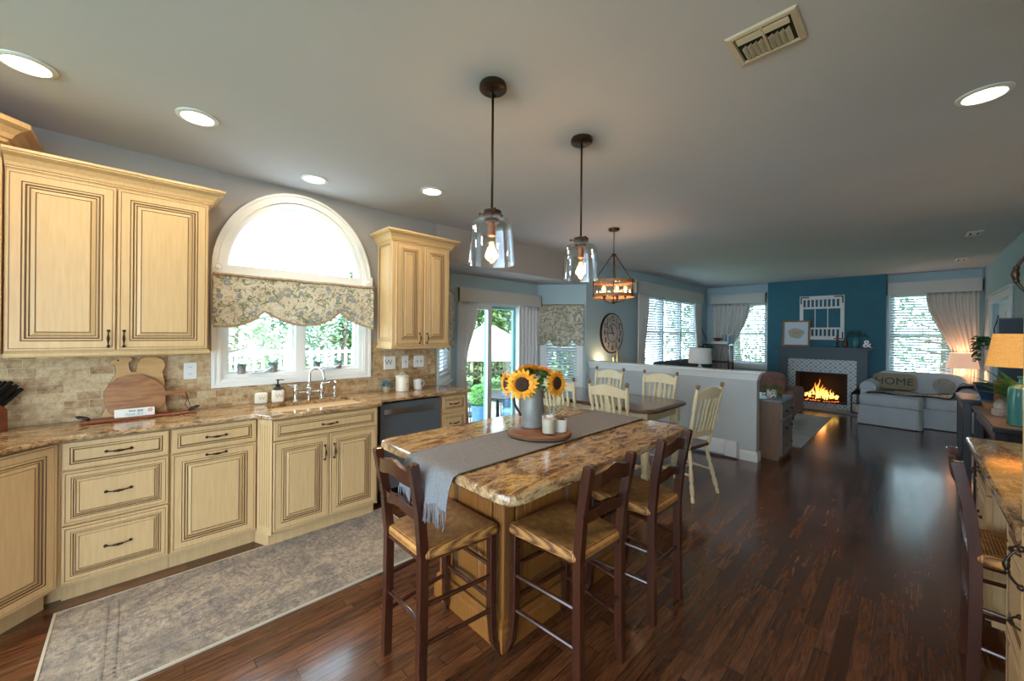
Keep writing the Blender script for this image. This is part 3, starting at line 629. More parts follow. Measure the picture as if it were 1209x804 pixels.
def pendant(x, y, label):
    t = thing('pendant_light', label, 'pendant light', (x, y, CEIL), 0, 'glass pendants over the island'); zt = -.64
    c = MB(); c.lathe([(.0, 0), (.062, 0), (.065, -.006), (.065, -.024), (.058, -.030), (.0, -.032)], n=28)
    for a in (.6, .6+pi): c.lathe([(.005, -.03), (.006, -.038), (.0, -.041)], .035*cos(a), .035*sin(a), 0, 8)
    c.build('canopy', M['antique'], t, smooth=40)
    MB().rod((0, 0, -.03), (0, 0, zt+.04), .006).build('rod', M['antique'], t, smooth=True)
    h = MB(); h.lathe([(.006, .05), (.012, .046), (.045, .036), (.047, .020), (.030, .016), (.0, .016)], z=zt, n=24)
    for a in (0, 2.09, 4.19): h.turned((.044*cos(a), .044*sin(a), zt+.028), (.068*cos(a), .068*sin(a), zt+.028), [(0, .003), (.55, .003), (.6, .008), (.85, .008), (1, .004)], 8)
    h.lathe([(.034, -.003), (.036, -.008), (.036, -.016), (.0, -.018)], z=zt, n=24); h.build('shade_holder', M['antique'], t, smooth=40)
    MB().lathe([(.011, -.018), (.011, -.028), (.019, -.030), (.019, -.082), (.014, -.084), (.0, -.084)], z=zt, n=18).build('socket', mat('copper_socket', (.22, .09, .05), .4, .7), t, smooth=40)
    g = MB(); o_ = [(.038, .020), (.040, .0), (.052, -.004), (.086, -.010), (.094, -.020), (.0975, -.05), (.112, -.215)]
    i_ = [(.109, -.215), (.0945, -.05), (.090, -.024), (.084, -.014), (.052, -.008), (.037, -.004), (.035, .020)]
    R = [[(r*cos(2*pi*k/40), r*sin(2*pi*k/40), zt+z) for k in range(40)] for r, z in o_+i_+[o_[0]]]; g.rings(R, cap=False); g.build('glass_shade', M['shadeglass'], t, smooth=50)
    bulb(t, 0, 0, zt-.082, .95, power=9)
pendant(1.212, 1.395, 'clear glass pendant nearer the camera, hanging over the island')
pendant(1.93, 1.398, 'clear glass pendant over the far end of the island')
# chandelier
M['bandwood'] = wood('chandelier_wood', (.30, .13, .05), (.45, .22, .09), (3, 3, 1), 6, .5)
t = thing('chandelier', 'round wood-band chandelier with filament bulbs hanging over the dining table', 'chandelier', (3.827, 2.321, CEIL))
c = MB(); c.lathe([(.0, 0), (.06, 0), (.062, -.01), (.055, -.025), (.0, -.03)], n=24); c.build('canopy', M['antique'], t, smooth=40)
ch = MB(); z = -.03
for i in range(12):
    a = i % 2*pi/2; ch.T = T(0, 0, z-.014) @ RZ(a); ch.tube([(.007*cos(q*pi/6), 0, .015*sin(q*pi/6)) for q in range(13)], .0022, 6); z -= .022
ch.build('chain', M['antique'], t, smooth=True)
hb = MB(); hb.lathe([(.0, -.28), (.02, -.282), (.026, -.295), (.026, -.31), (.0, -.315)], n=16); hb.rod((0, 0, -.31), (0, 0, -.80), .007)
hb.lathe([(.0, -.80), (.02, -.80), (.035, -.82), (.02, -.835), (.0, -.845)], n=16); hb.build('centre_stem', M['antique'], t, smooth=40)
RB = .222
for z0, z1 in ((-.62, -.585), (-.77, -.735)):
    b = MB(); P = [(RB, z0), (RB+.012, z0), (RB+.012, z1), (RB, z1), (RB, z0)]; b.rings([[(r*cos(2*pi*k/48), r*sin(2*pi*k/48), zz) for k in range(48)] for r, zz in P], cap=False); b.build('wood_band', M['bandwood'], t, smooth=40)
g = MB(); P = [(RB-.006, -.735), (RB-.003, -.735), (RB-.003, -.62), (RB-.006, -.62), (RB-.006, -.735)]; g.rings([[((r+.003*sin(k*1.3))*cos(2*pi*k/96), (r+.003*sin(k*1.3))*sin(2*pi*k/96), zz) for k in range(96)] for r, zz in P], cap=False); g.build('glass_band', M['shadeglass'], t, smooth=50)
for i in range(3):
    a = i*2*pi/3+.45; r = MB(); r.rod((.02*cos(a), .02*sin(a), -.295), ((RB+.008)*cos(a), (RB+.008)*sin(a), -.60), .0045, n=8); r.box(-.008, .008, -.004, .004, 0, 0) if False else None
    r.rod(((RB+.016)*cos(a), (RB+.016)*sin(a), -.58), ((RB+.016)*cos(a), (RB+.016)*sin(a), -.775), .005, n=8); r.build('support_rod', M['antique'], t, smooth=True)
for i in range(5):
    a = i*2*pi/5+.2; r = MB(); r.tube([(.02*cos(a), .02*sin(a), -.825), (.08*cos(a), .08*sin(a), -.815), (.125*cos(a), .125*sin(a), -.80), (.125*cos(a), .125*sin(a), -.775)], .005); r.lathe([(.014, -.775), (.014, -.735), (.0, -.733)], .125*cos(a), .125*sin(a), 0, 12)
    r.build('arm', M['antique'], t, smooth=40); bulb(t, .125*cos(a), .125*sin(a), -.735, .75, True, 2.5, i % 2 == 0)
# ------------------------------------------------------------------ rush-seat counter stools (local +x = front)
def rush_mat():
    m = mat('woven_rush', (.5, .28, .11), .65); v = coords(m); sp = N(m, 'ShaderNodeSeparateXYZ'); LK(m, v, sp.inputs[0])
    ax = mth(m, 'ABSOLUTE', sp.outputs['X']); ay = mth(m, 'ABSOLUTE', sp.outputs['Y'])
    sel = mth(m, 'GREATER_THAN', ax, mth(m, 'MULTIPLY', ay, .95))          # strands run across x near front/back, across y at the sides
    st = N(m, 'ShaderNodeMix', data_type='FLOAT'); LK(m, sel, st.inputs[0]); LK(m, ax, st.inputs[3]) ; LK(m, ax, st.inputs[2]); LK(m, ay, st.inputs[2])
    q = mth(m, 'FRACT', mth(m, 'MULTIPLY', st.outputs[0], 95)); w_ = mth(m, 'ABSOLUTE', mth(m, 'SUBTRACT', q, .5))
    n1 = noise(m, v, 30, 4); c = ramp(m, mth(m, 'ADD', mth(m, 'MULTIPLY', w_, 1.0), mth(m, 'MULTIPLY', n1, .7)), [(.25, (.64, .33, .095)), (.5, (.48, .21, .05)), (.80, (.15, .055, .015))])
    setc(m, c); bump(m, w_, .6, .004); return m
M['rush'] = rush_mat()
def make_stool(label, loc, rz):
    t = thing('counter_stool', label, 'stool', loc, rz, 'rush-seat counter stools')
    W = M['darkwood']; SH = .575
    sw = 1.25
    for s in (-1, 1):
        p = MB(); P = [(-.185, s*.15, 0), (-.180, s*.148, .30), (-.178, s*.147, .56), (-.195, s*.150, .75), (-.232, s*.155, .95)]
        p.strip(P, .0165, .019, up=(1, 0, 0)); p.box(-.247, -.217, s*.155-.017, s*.155+.017, .945, .955, c=.004); p.build('leg', W, t, bevel=.003)
        p = MB(); P = [(.195, s*.205, 0), (.172, s*.190, .06), (.165, s*.182, .20), (.165, s*.180, .56)]
        p.strip(P, [.014, .016, .018, .018], [.014, .016, .018, .018], up=(1, 0, 0)); p.build('leg', W, t, bevel=.003)
        for z in (.0,):
            q = MB(); q.lathe([(.012, -.0), (.013, .004), (.012, .012)], -.185, s*.15, 0, 12); q.build('foot_glide', M['steel'], t)
    f = MB()
    for s in (-1, 1): f.bar((-.178, s*.147, .545), (.165, s*.180, .545), .022)
    f.bar((-.178, -.147, .545), (-.178, .147, .545), .022); f.bar((.165, -.18, .545), (.165, .18, .545), .022); f.build('seat_frame', W, t)
    r = MB()
    for s in (-1, 1):
        for z in (.20, .36): r.rod((-.180, s*.148, z+.0), (.166, s*.183, z), .010, n=8)
    for z in (.25,): r.rod((.166, -.183, z), (.166, .183, z), .011, n=8)
    r.rod((.166, -.183, .40), (.166, .183, .40), .010, n=8); r.rod((-.180, -.148, .29), (-.180, .148, .29), .010, n=8); r.build('stretcher', W, t, smooth=40)
    def slat(z, x, hgt, crest):
        g = MB(); n = 16; R = []
        for i in range(n+1):
            y = -.148+.296*i/n; a = (y/.148); bow = -.016*(1-a*a)
            top = hgt*(.55+.45*math.exp(-(a/.42)**2)) if crest else hgt*(.62+.38*math.exp(-(a/.42)**2)); bot = -hgt*.42+ .022*math.exp(-(a/.5)**2) - .008
            R.append([(x+bow-.007, y, z+bot), (x+bow+.007, y, z+bot), (x+bow+.007+.004, y, z+top), (x+bow-.007-.004, y, z+top)])
        g.rings(R); return g.build('back_slat', W, t, smooth=30, bevel=.002)
    slat(.885, -.223, .058, True); slat(.735, -.192, .042, False)
    s_ = MB()
    def outline(k, z):
        P = rounded([(-.185*k-.0, -.165*k), (.195*k, -.205*k), (.195*k, .205*k), (-.185*k, .165*k)], .03*k, 3); return [(x, y, z) for x, y in P]
    def zz(P, z0, amp): return [(x, y, z0+amp*(abs(x)/.19 if abs(x) > abs(y) else abs(y)/.2)) for x, y, _ in P]
    s_.rings([outline(.95, .545), outline(1.0, .555), outline(1.015, .570), outline(.99, .588), zz(outline(.93, 0), .585, .010), zz(outline(.6, 0), .582, .012), zz(outline(.25, 0), .578, .010), zz(outline(.02, 0), .574, 0)])
    s_.build('seat', M['rush'], t, smooth=60)
    return t
s1 = make_stool('dark wood rush-seat stool at the short left end of the island, beneath the runner fringe', (1.02, 1.525, 0), 0)
dup(s1, (1.44, 1.10, 0), pi/2-.04, 'dark wood rush-seat stool nearest the camera, at the long side of the island')
dup(s1, (2.045, 1.09, 0), pi/2-.02, 'dark wood rush-seat stool at the far corner of the island, nearest the dining set')
dup(s1, (2.645, -.37, 0), -pi/2, 'dark wood stool tucked under the desk counter at the right edge')

# ------------------------------------------------------------------ dining set
M['buttercream'] = noisy('distressed_buttercream_paint', (.68, .58, .36), (.76, .67, .44), 9, .45)
M['worn'] = mat('worn_brown_finial', (.22, .14, .07), .5)
M['tabletop'] = wood('dining_table_brown', (.09, .035, .018), (.15, .06, .03), (8, 1, 8), 3, .22, .3)
def make_chair(label, loc, rz):
    t = thing('dining_chair', label, 'chair', loc, rz, 'cream dining chairs'); W = M['buttercream']
    TP = [(0, .013), (.08, .016), (.12, .011), (.16, .018), (.30, .020), (.36, .013), (.40, .019), (.60, .017), (.66, .011), (.70, .018), (.92, .014), (1, .012)]
    for s in (-1, 1):
        l = MB(); l.turned((-.165, s*.13, .44), (-.245, s*.205, 0), [(1-a, b) for a, b in TP][::-1]); l.build('leg', W, t, smooth=50)
        l = MB(); l.turned((.15, s*.15, .44), (.20, s*.205, 0), [(1-a, b) for a, b in TP][::-1]); l.build('leg', W, t, smooth=50)
        p = MB(); p.turned((-.175, s*.165, .455), (-.275, s*.20, 1.0), [(0, .014), (.06, .018), (.10, .012), (.14, .019), (.2, .020), (.26, .012), (.30, .018), (.55, .018), (.60, .012), (.64, .019), (.9, .019), (.95, .013), (1, .013)], 12)
        b = p.build('back_post', W, t, smooth=50)
        q = MB(); q.turned((-.275, s*.20, 1.0), (-.283, s*.203, 1.045), [(0, .010), (.15, .019), (.3, .012), (.5, .020), (.75, .018), (1, .005)], 12); q.build('finial', M['worn'], b, smooth=50)
    st = MB()
    for s in (-1, 1): st.turned((-.205, s*.168, .22), (.175, s*.178, .22), [(0, .008), (.3, .010), (.5, .015), (.7, .010), (1, .008)], 10)
    st.turned((-.02, -.173, .22), (-.02, .173, .22), [(0, .008), (.5, .014), (1, .008)], 10); st.turned((.18, -.185, .16), (.18, .185, .16), [(0, .008), (.5, .015), (1, .008)], 10); st.build('stretcher', W, t, smooth=50)
    s_ = MB(); P = rounded([(-.19, -.185), (.22, -.225), (.22, .225), (-.19, .185)], [.06, .10, .10, .06], 5)
    s_.rings([[(x*k, y*k, z) for x, y in P] for k, z in ((.93, .435), (1, .447), (1, .462), (.97, .470), (.6, .464), (.1, .462))]); s_.build('seat', M['tabletop'], t, smooth=40)
    c = MB(); n = 18; R = []
    for i in range(n+1):
        y = -.195+.39*i/n; a = y/.195; x = -.262-.022*(1-a*a)
        zt = .985+.028*math.exp(-(a/.55)**2)-.014*math.exp(-((abs(a)-.85)/.15)**2); zb = .895+.012*math.exp(-(a/.5)**2)
        R.append([(x-.010+.012, y, zb), (x+.010+.012, y, zb), (x+.008-.008, y, zt), (x-.012-.008, y, zt)])
    c.rings(R); c.build('crest_rail', W, t, smooth=30)
    c = MB(); R = []
    for i in range(n+1):
        y = -.175+.35*i/n; a = y/.175; x = -.198-.012*(1-a*a); R.append([(x-.009, y, .555), (x+.009, y, .555), (x+.006, y, .60+.01*cos(a*3)), (x-.012, y, .60+.01*cos(a*3))])
    c.rings(R); c.build('lower_rail', W, t, smooth=30)
    for i in range(5):
        y = -.115+.0575*i; wd = .5; k = 1.9 if i == 2 else 1.0
        R = []
        for tt, hw in ((0, .010), (.12, .012), (.3, .010), (.5, .011), (.68, .017 if i != 2 else .018), (.8, .012), (1, .010)):
            x = -.203-.072*tt-.012*(1-(y/.16)**2); z = .595+.31*tt; h = hw*k; R.append([(x-.005, y*(1+.08*tt)-h, z), (x+.005, y*(1+.08*tt)-h, z), (x+.005, y*(1+.08*tt)+h, z), (x-.005, y*(1+.08*tt)+h, z)])
        g = MB(); g.rings(R); g.build('back_slat', W, t)
    return t
c1 = make_chair('cream dining chair on the island side of the table, closer to the camera', (3.43, 1.97, 0), 0)
dup(c1, (3.43, 2.56, 0), 0, 'cream dining chair on the island side of the table, beside the sunflowers')
dup(c1, (4.23, 2.78, 0), pi, 'cream dining chair on the half-wall side of the table, farther left')
dup(c1, (4.25, 2.10, 0), pi, 'cream dining chair on the half-wall side of the table, farther right')
dup(c1, (3.76, 1.53, 0), pi/2-.18, 'cream dining chair at the right-hand head of the table, seen in full')
t = thing('dining_table', 'farmhouse dining table with dark brown top and cream base', 'table', (3.83, 2.42, 0))
tp = MB(); P = rounded([(-.44, -.78), (.44, -.78), (.44, .78), (-.44, .78)], .16, 6)
tp.rings([[(x*k, y*k, z) for x, y in P] for k, z in ((.975, .732), (1, .742), (1, .758), (.985, .768), (.9, .768))]); tp.build('tabletop', M['tabletop'], t, smooth=40)
MB().plate([rect(-.36, .36, -.68, .68), rect(-.335, .335, -.655, .655)], .095, T(0, 0, .637)).build('apron', M['buttercream'], t)
for sx in (-1, 1):
    for sy in (-1, 1):
        l = MB(); a, b = sx*.335, sy*.655; l.box(a-.042, a+.042, b-.042, b+.042, .56, .731, c=.004)
        l.lathe([(.032, .56), (.042, .54), (.030, .52), (.040, .49), (.045, .42), (.036, .25), (.028, .14), (.038, .12), (.030, .10), (.034, .06), (.024, 0)], a, b, 0, 18); l.build('leg', M['buttercream'], t, smooth=40)
# baseboard heater and outlet on the half wall
t = thing('baseboard_heater', 'long white baseboard heater along the foot of the half wall', 'heater', (5.2, 0, 0))
h = MB(); h.plate([[(-.001, .03), (-.055, .03), (-.06, .04), (-.06, .155), (-.045, .175), (-.045, .162), (-.052, .15), (-.012, .165), (-.012, .19), (-.001, .20)]], 1.95, Matrix(((1, 0, 0, 0), (0, 0, 1, 1.56), (0, 1, 0, 0), (0, 0, 0, 1)))); h.build('cover', M['white'], t)
MB().box(-.066, -.001, 1.44, 1.575, .02, .205, c=.004).build('end_cap', M['white'], t)
MB().box(-.05, -.012, 1.58, 3.5, .06, .14).build('fins', mat('dark_heater_fins', (.03, .03, .03), .6), t)
def plate_cover(name, label, loc, rz, kind, w_=.072, h_=.115):
    t = thing(name, label, name.split('_')[-1] if name != 'wall_outlet' else 'outlet', loc, rz)
    p = MB(); p.box(-w_/2, w_/2, -.006, 0, -h_/2, h_/2, c=.003); p.build('plate', M['white'], t)
    if kind == 'outlet':
        for z in (-.024, .024):
            f = MB(); f.box(-.015, .015, -.009, -.005, z-.013, z+.013, c=.004)
            f.build('socket_face', M['white'], t); s = MB()
            for x in (-.006, .006): s.box(x-.0012, x+.0012, -.0096, -.008, z-.002, z+.007)
            s.build('slots', M['black'], t)
    else:
        for x in kind:
            f = MB(); f.box(x-.0045, x+.0045, -.015, -.005, -.010, .012, c=.002); f.build('toggle', mat('toggle_grey', (.25, .22, .2), .5), t)
    return t
plate_cover('wall_outlet', 'white outlet low on the half wall above the heater', (5.199, 1.70, .47), -pi/2, 'outlet')
plate_cover('wall_outlet', 'white outlet on the tiled backsplash beside the arched window', (.275, YW-.0125, 1.19), 0, 'outlet')
plate_cover('light_switch', 'narrow ivory single switch plate on the backsplash', (1.955, YW-.0125, 1.18), 0, [0], .07, .12)
plate_cover('light_switch', 'wide ivory double switch plate on the backsplash', (2.11, YW-.0125, 1.18), 0, [-.022, .022], .118, .12)

# ------------------------------------------------------------------ runner rug in front of the cabinets
def rug_mat(name, cols, sc):
    m = mat(name, cols[0], .95, sheen=.3); v = coords(m); a = noise(m, v, 5*sc, 8, .75, 1.2); b = noise(m, v, 55*sc, 4, .7); c3 = noise(m, coords(m, (40, 2, 1)), 6*sc, 2)
    f = mth(m, 'ADD', mth(m, 'MULTIPLY', a, .50), mth(m, 'ADD', mth(m, 'MULTIPLY', b, .42), mth(m, 'MULTIPLY', c3, .12)))
    vo = N(m, 'ShaderNodeTexVoronoi', feature='DISTANCE_TO_EDGE'); vo.inputs['Scale'].default_value = 5*sc; LK(m, v, vo.inputs['Vector'])
    c = ramp(m, f, [(.38, cols[0]), (.48, cols[1]), (.56, cols[2]), (.66, cols[3])])
    c = mix(m, mth(m, 'MULTIPLY', ramp(m, vo.outputs['Distance'], [(.02, (1, 1, 1)), (.06, (0, 0, 0))]), mth(m, 'MULTIPLY', b, .9)), c, cols[1]); setc(m, c); bump(m, b, .4, .004); return m
M['rug'] = rug_mat('vintage_rug_pile', [(.055, .042, .04), (.17, .125, .09), (.34, .255, .165), (.47, .37, .245)], 1)
M['rug_b'] = rug_mat('rug_border_pile', [(.055, .045, .042), (.14, .11, .09), (.25, .20, .145), (.34, .28, .20)], 1)
t = thing('runner_rug', 'faded grey-beige vintage runner rug on the floor before the sink cabinets', 'rug', (.60, 2.665, 0))
b = MB(); b.grid(lambda u, v: ((u-.5)*1.78+.0, (v-.5)*.80, .008+.001*sin(u*40)*sin(v*20)), 30, 16, th=.006); b.T = Matrix.Identity(4); b.build('pile', M['rug'], t)
e = MB(); e.sweep([(-.89, -.40), (.89, -.40), (.89, .40), (-.89, .40)], [(-.002, .001), (.009, .001), (.009, .009), (-.002, .010)], closed=True); e.build('bound_edge', mat('rug_binding', (.48, .42, .33), .9), t)
k = MB()
for u in (-.70, -.66, .66, .70): k.box(u-.004, u+.004, -.33, .33, .0092, .0096)
for v in (-.30, -.27, .27, .30): k.box(-.70, .70, v-.005, v+.005, .0092, .0096)
k.build('border_stripe', M['rug_b'], t)
# ------------------------------------------------------------------ writing helper
def text_mesh(name, s, size, A, m, parent, depth=.0008, bold=False, italic=0, align='CENTER'):
    cu = bpy.data.curves.new('lettering', 'FONT'); cu.body = s; cu.size = size; cu.extrude = depth; cu.align_x = align; cu.align_y = 'CENTER'; cu.shear = italic; cu.offset = size*.02 if bold else 0
    o = bpy.data.objects.new('lettering', cu); C.objects.link(o); bpy.context.view_layer.update()
    me = bpy.data.meshes.new_from_object(o.evaluated_get(bpy.context.evaluated_depsgraph_get())); bpy.data.objects.remove(o); bpy.data.curves.remove(cu)
    me.transform(A); me.materials.clear(); me.materials.append(m); r = bpy.data.objects.new(name, me); C.objects.link(r); r.parent = parent; return r
FR = Matrix(((1, 0, 0, 0), (0, 0, -1, 0), (0, 1, 0, 0), (0, 0, 0, 1)))     # text plane facing -y
M['ink'] = mat('dark_ink', (.05, .06, .08), .6); M['greyink'] = mat('grey_ink', (.25, .27, .31), .6)
M['ceramic'] = mat('cream_ceramic', (.72, .66, .54), .25); M['whiteceramic'] = mat('white_ceramic', (.75, .73, .68), .25)
M['maple'] = wood('maple_board', (.56, .30, .10), (.68, .42, .17), (1, 1, 9), 4, .4)
M['acacia'] = wood('acacia_board', (.22, .075, .022), (.52, .24, .08), (2, 2, 14), 3, .4)
M['redwood'] = wood('red_brown_tray', (.16, .035, .015), (.26, .07, .03), (2, 9, 9), 4, .35)
# knife block
t = thing('knife_block', 'dark wood knife block with black-handled knives at the left edge of the counter', 'knife block', (-.60, 3.43, CT), .75)
b = MB(); b.plate([[(-.06, 0), (.08, 0), (.08, .12), (.0, .20), (-.06, .16)]], .10, Matrix(((1, 0, 0, 0), (0, 0, 1, -.05), (0, 1, 0, 0), (0, 0, 0, 1)))); b.build('block', M['redwood'], t, bevel=.004)
for i in range(3):
    for j in range(3):
        k = MB(); x0 = .012+.022*i; y = -.032+.032*j; z0 = .185-.022*i-.005
        d = Vector((.72, 0, .70)); p = Vector((x0+.008, y, z0)); k.strip([p, p+d*.05, p+d*.10, p+d*.125], [.008, .009, .008, .009], [.006, .0065, .006, .007], up=(0, 1, 0)); o = k.build('knife_handle', M['black'], t, smooth=50)
        r = MB(); q = p+d*.126; r.blob(tuple(q), .0055, 6); r.build('end_cap', M['steel'], o, smooth=True)
# wood tray with iron handles
t = thing('serving_tray', 'long red-brown wooden tray with iron end handles on the counter', 'tray', (.03, 3.44, CT), 0)
b = MB(); b.box(-.27, .27, -.055, .055, 0, .016, c=.006); b.build('board', M['redwood'], t)
for s in (-1, 1):
    h = MB(); h.tube([(s*.23, -.03, .016), (s*.245, -.032, .03), (s*.275, -.03, .040), (s*.285, 0, .043), (s*.275, .03, .040), (s*.245, .032, .03), (s*.23, .03, .016)], .0045, 8); h.build('handle', M['black'], t, smooth=True)
def lean(pts, y, th, name, label, cat, m, z0, extra=None, tilt=.0):
    cx = sum(p[0] for p in pts)/len(pts); t = thing(name, label, cat, (cx, y, z0))
    A = RX(-tilt) @ Matrix(((1, 0, 0, 0), (0, 0, 1, 0), (0, 1, 0, 0), (0, 0, 0, 1)))
    b = MB(); b.plate([[(x-cx, z-z0) for x, z in pts]], th, A); o = b.build('board', m, t, bevel=.003)
    return t, A, cx
hen = [(-.142, 1.278), (-.116, 1.301), (-.089, 1.31), (-.045, 1.308), (-.034, 1.292), (-.052, 1.274), (-.05, 1.237), (-.038, 1.214), (-.019, 1.218), (-.013, 1.267), (.004, 1.299), (.042, 1.313), (.085, 1.306), (.115, 1.285), (.127, 1.255), (.118, 1.228), (.110, 1.208), (.124, 1.136), (.130, 1.05), (.132, .99), (.135, .94), (.085, .94), (.06, .985), (-.09, .985), (-.105, .94), (-.165, .94), (-.168, .96), (-.150, 1.0), (-.156, 1.093), (-.129, 1.169), (-.111, 1.208), (-.116, 1.258)]
hen = [(x+.015, z-.009) for x, z in hen]
t, A, cx = lean(hen, 3.50, .018, 'hen_cutting_board', 'hen-shaped maple cutting board leaning on the backsplash', 'cutting board', M['maple'], .931, tilt=.13)
e = MB(); e.T = A; e.lathe([(.006, -.001), (.006, -.0025), (0, -.003)], -.085-cx, 1.283-.931, 0, 12); e.build('eye', M['ink'], t)
rb = [(-.159, 1.09), (-.137, 1.14), (-.101, 1.177), (-.045, 1.197), (.013, 1.192), (.073, 1.16), (.114, 1.115), (.13, 1.078), (.19, 1.076), (.21, 1.082), (.241, 1.077), (.252, 1.06), (.241, 1.043), (.21, 1.040), (.19, 1.046), (.13, 1.047), (.125, 1.003), (.105, .966), (.07, .938), (-.10, .938), (-.135, .970), (-.152, 1.02)]
rb = [(x+.012, z-.007) for x, z in rb]
t, A, cx = lean(rb, 3.470, .016, 'paddle_cutting_board', 'round acacia paddle board with its handle to the right, leaning on the hen board', 'cutting board', M['acacia'], .931, tilt=.12)
b = MB(); b.tube([A @ Vector((.245-cx, 1.053-.931, -.002)), A @ Vector((.252-cx, 1.0-.931, -.01)), A @ Vector((.240-cx, .97-.931, -.015)), A @ Vector((.262-cx, .935-.931, -.012)), A @ Vector((.268-cx, .96-.931, -.012)), A @ Vector((.258-cx, 1.0-.931, -.010)), A @ Vector((.250-cx, 1.053-.931, .018))], .0028, 6); b.build('leather_cord', mat('dark_leather', (.10, .035, .015), .6), t, smooth=True)
t = thing('wood_block_sign', 'small white block sign with handwriting standing on the wooden tray', 'sign', (-.004, 3.415, .931))
b = MB(); b.box(-.092, .092, -.010, .010, 0, .052, c=.002); b.build('block', M['whiteceramic'], t)
text_mesh('lettering', 'bon app', .020, T(.005, -.0105, .038) @ FR, M['ink'], t, bold=True)
text_mesh('lettering', 'have fun', .024, T(-.005, -.0105, .017) @ FR, mat('teal_ink', (.10, .35, .38), .6), t, italic=.4)
b = MB(); b.lathe([(.008, 0), (.009, .001), (0, .0015)], .072, 0, 0, 10); b2 = MB(); b2.T = T(.07, -.0102, .035) @ RX(pi/2)
for k in range(5): b2.blob((.008*cos(k*1.257), .008*sin(k*1.257), 0), .005, 5, sc=(1, 1, .2))
b2.build('painted_flower', mat('rose_paint', (.65, .22, .18), .6), t)
# monogrammed card and soap dispenser
t = thing('monogram_holder', 'square cream ceramic holder with a W monogram, left of the soap dispenser', 'sponge holder', (.695, 3.50, CT), -.15)
b = MB(); b.box(-.043, .043, -.022, .022, 0, .088, c=.010); b.build('body', M['ceramic'], t, smooth=40); text_mesh('lettering', 'W', .04, T(.005, -.0225, .045) @ FR, M['greyink'], t)
t = thing('soap_dispenser', 'cream square soap dispenser with black pump and W monogram', 'soap dispenser', (.805, 3.485, CT), -.15)
b = MB(); b.box(-.042, .042, -.036, .036, 0, .105, c=.012); b.build('body', M['ceramic'], t, smooth=40); text_mesh('lettering', 'W', .045, T(.008, -.0365, .055) @ FR, M['greyink'], t)
b = MB(); b.lathe([(.036, .105), (.037, .112), (.020, .122), (.014, .135), (.016, .142), (.006, .145), (.006, .172), (.012, .175), (.012, .182), (0, .184)], n=18); b.tube([(0, 0, .178), (.02, 0, .179), (.042, 0, .176)], .0035); b.build('pump', M['black'], t, smooth=40)
# bridge faucet
t = thing('bridge_faucet', 'polished nickel bridge faucet with gooseneck spout behind the sink', 'faucet', (1.03, 3.475, CT))
for s in (-1, 1):
    v = MB(); v.lathe([(.026, 0), (.027, .006), (.018, .014), (.014, .03), (.017, .045), (.015, .055), (.019, .07), (.019, .095), (.014, .10), (.016, .11), (.013, .118), (.0, .12)], s*.10, 0, 0, 18); v.build('valve_post', M['chrome'], t, smooth=40)
    h = MB(); h.turned((s*.10, 0, .122), (s*.165, -.005, .128), [(0, .006), (.2, .009), (.4, .006), (.75, .008), (1, .010)], 10); h.blob((s*.10, 0, .122), .012, 8); h.build('lever_handle', mat('white_lever', (.75, .75, .75), .2) if 0 else M['chrome'], t, smooth=50)
b = MB(); b.rod((-.10, 0, .06), (.10, 0, .06), .009); b.lathe([(.015, .035), (.022, .045), (.024, .06), (.020, .085), (.026, .095), (.018, .105), (.012, .13), (.016, .14), (.011, .15)], 0, 0, 0, 18); b.lathe([(.011, 0), (.010, .036)], 0, 0, 0, 12); b.build('bridge', M['chrome'], t, smooth=40)
b = MB(); b.tube([(0, 0, .12), (.002, -.004, .18)]+[(.002+.0, -.004-.058*(1-cos(a)), .205+.058*sin(a)) for a in [pi*i/12 for i in range(0, 12)]]+[(.002, -.122, .19), (.002, -.124, .175)], .0105, 12); b.lathe([(.013, 0), (.014, .012)], .002, -.124, .165, 12); b.build('gooseneck_spout', M['chrome'], t, smooth=50).rotation_euler = (0, 0, .75)
t = thing('side_sprayer', 'small nickel side sprayer right of the faucet', 'sprayer', (1.235, 3.475, CT))
b = MB(); b.lathe([(.022, 0), (.023, .005), (.012, .014), (.011, .05), (.015, .06), (.013, .09), (.010, .10)], n=16); b.tube([(0, 0, .095), (0, -.004, .115), (-.004, -.02, .128), (-.006, -.036, .122)], [.011, .012, .013, .010], 10); b.build('sprayer_body', M['chrome'], t, smooth=50)
# sill pots
M['galv'] = noisy('galvanized_metal', (.17, .17, .16), (.28, .28, .26), 14, .5, metal=.35)
M['sage'] = noisy('sage_leaf', (.10, .26, .20), (.22, .40, .32), 20, .6)
for x, lb, s in ((.585, 'small galvanized pot of greenery on the sill, farthest left of the four', 1), (.80, 'small galvanized pot of greenery on the sill just left of the mullion', 1.05), (1.13, 'small galvanized pot of greenery on the sill above the faucet', .95), (1.315, 'small galvanized pot of greenery at the right end of the sill', .95)):
    t = thing('sill_pot', lb, 'potted plant', (x, YW+.028, WZ0+.031), 0, 'galvanized pots on the window sill'); t.scale = (s,)*3
    b = MB(); b.lathe([(.024, 0), (.026, .002), (.030, .055), (.032, .057), (.032, .061), (.028, .061), (.026, .05), (0, .05)], n=20); b.build('pot', M['galv'], t, smooth=40)
    l = MB()
    for i in range(70):
        a = random.uniform(0, 6.28); e = random.uniform(.2, 1.4); l.leaf((.010*cos(a), .010*sin(a), .052), (cos(a)*cos(e), sin(a)*cos(e), sin(e)*1.1), random.uniform(.02, .045), .010)
    l.build('foliage', M['sage'], t)
